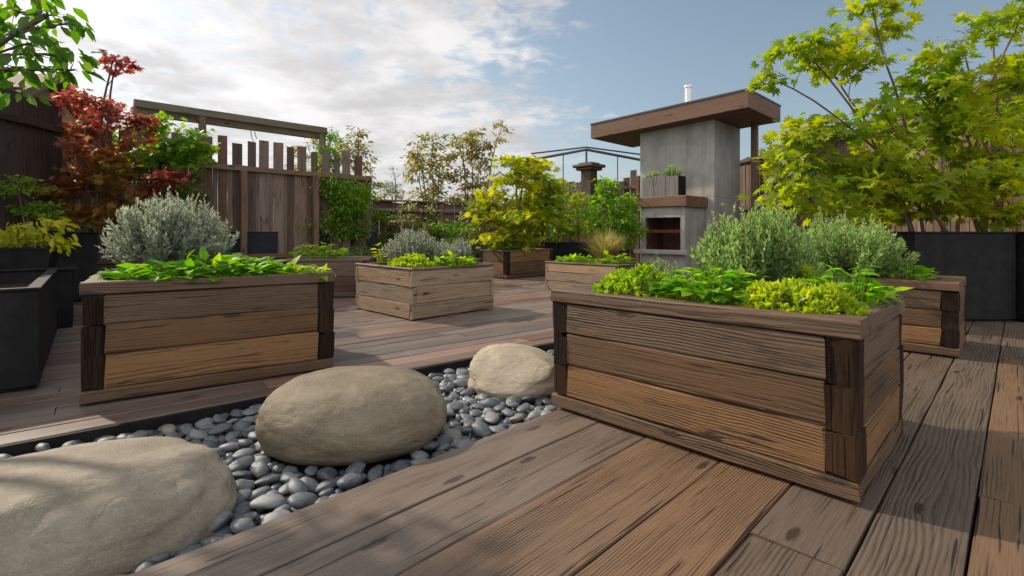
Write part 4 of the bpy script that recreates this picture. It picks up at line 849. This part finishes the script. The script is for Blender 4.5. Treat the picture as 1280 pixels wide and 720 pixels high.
# ------------------------------------------------------------------ sky, sun, camera
EL=37.; SUN=Vector((-.86,.51,0)).normalized()*math.cos(rad(EL))+Vector((0,0,math.sin(rad(EL))))
sl=bpy.data.lights.new('sun','SUN'); sl.energy=4.0; sl.angle=rad(1.2); sl.color=(1,.87,.70); so=bpy.data.objects.new('sun',sl); COL.objects.link(so); so.location=(-20,12,20)
so.rotation_euler=(-SUN).to_track_quat('-Z','Y').to_euler()
w=bpy.data.worlds.new('World'); sc.world=w; w.use_nodes=True; nt=w.node_tree; nt.nodes.clear(); g=G(nt)
out=g.n('ShaderNodeOutputWorld'); bg=g.n('ShaderNodeBackground'); nt.links.new(bg.outputs[0],out.inputs[0])
sky=g.n('ShaderNodeTexSky',sky_type='NISHITA'); sky.sun_disc=False; sky.sun_elevation=rad(EL); sky.sun_rotation=math.atan2(SUN.x,SUN.y); sky.air_density=1.0; sky.dust_density=1.6; sky.ozone_density=1.5
tc=g.n('ShaderNodeTexCoord').outputs['Generated']; sp=g.n('ShaderNodeSeparateXYZ'); g.set(sp.inputs[0],tc); X,Y,Z=sp.outputs
zz=g.math('MAXIMUM',g.math('ADD',Z,.10),.03); cx=g.math('DIVIDE',X,zz); cy=g.math('DIVIDE',Y,zz)
pv=g.comb(cx,cy,0.0)
n1=g.noise(pv,.95,8,.62,.35); n2=g.noise(g.comb(cx,cy,4.0),7.5,7,.62,.4); n3=g.noise(g.comb(cx,cy,9.0),.38,3,.5)
dens=g.math('ADD',g.math('MULTIPLY',n1,.62),g.math('ADD',g.math('MULTIPLY',n2,.58),g.math('MULTIPLY',n3,.30)))
# cloud field: thick in the sun's quarter, thinning out to the east; unseen cover added behind the camera
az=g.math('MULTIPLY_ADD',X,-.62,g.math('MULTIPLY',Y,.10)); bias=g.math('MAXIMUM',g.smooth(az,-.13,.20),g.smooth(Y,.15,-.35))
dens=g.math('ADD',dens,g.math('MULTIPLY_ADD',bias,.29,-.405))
lowb=g.math('MULTIPLY',g.smooth(Z,.30,.05),.10); dens=g.math('ADD',dens,lowb)
cov=g.smooth(dens,.49,.70)
sd=g.n('ShaderNodeVectorMath',operation='DOT_PRODUCT'); g.set(sd.inputs[0],tc); sd.inputs[1].default_value=tuple(SUN)
back=g.smooth(Y,.2,-.5)  # extra cloud brightness behind the camera, out of view, added to fill the shade
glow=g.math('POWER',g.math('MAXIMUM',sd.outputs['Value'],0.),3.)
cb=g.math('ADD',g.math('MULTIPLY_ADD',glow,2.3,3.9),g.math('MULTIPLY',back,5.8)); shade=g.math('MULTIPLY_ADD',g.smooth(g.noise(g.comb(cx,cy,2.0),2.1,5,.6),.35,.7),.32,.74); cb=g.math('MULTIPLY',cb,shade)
cc=g.mix(1.0,(1.0,.985,.985,1),g.comb(cb,cb,cb),'MULTIPLY')
hs=g.n('ShaderNodeHueSaturation'); hs.inputs['Saturation'].default_value=.78; hs.inputs['Hue'].default_value=.485; hs.inputs['Value'].default_value=.66; g.set(hs.inputs['Color'],sky.outputs[0])
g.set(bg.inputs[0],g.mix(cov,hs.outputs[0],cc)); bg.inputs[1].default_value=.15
cam=bpy.data.cameras.new('camera'); cam.sensor_width=36; cam.lens=36*F/1280; cam.shift_y=-(360-HY)/1280; cam.clip_start=.05; cam.clip_end=1000
co=bpy.data.objects.new('camera',cam); COL.objects.link(co); co.location=(0,0,HC); co.rotation_euler=(rad(90),0,0); sc.camera=co
sc.view_settings.view_transform='Standard'; sc.view_settings.look='None'; sc.view_settings.gamma=1; sc.view_settings.exposure=.35
sc.cycles.use_denoising=True; sc.cycles.max_bounces=8; sc.cycles.transparent_max_bounces=4
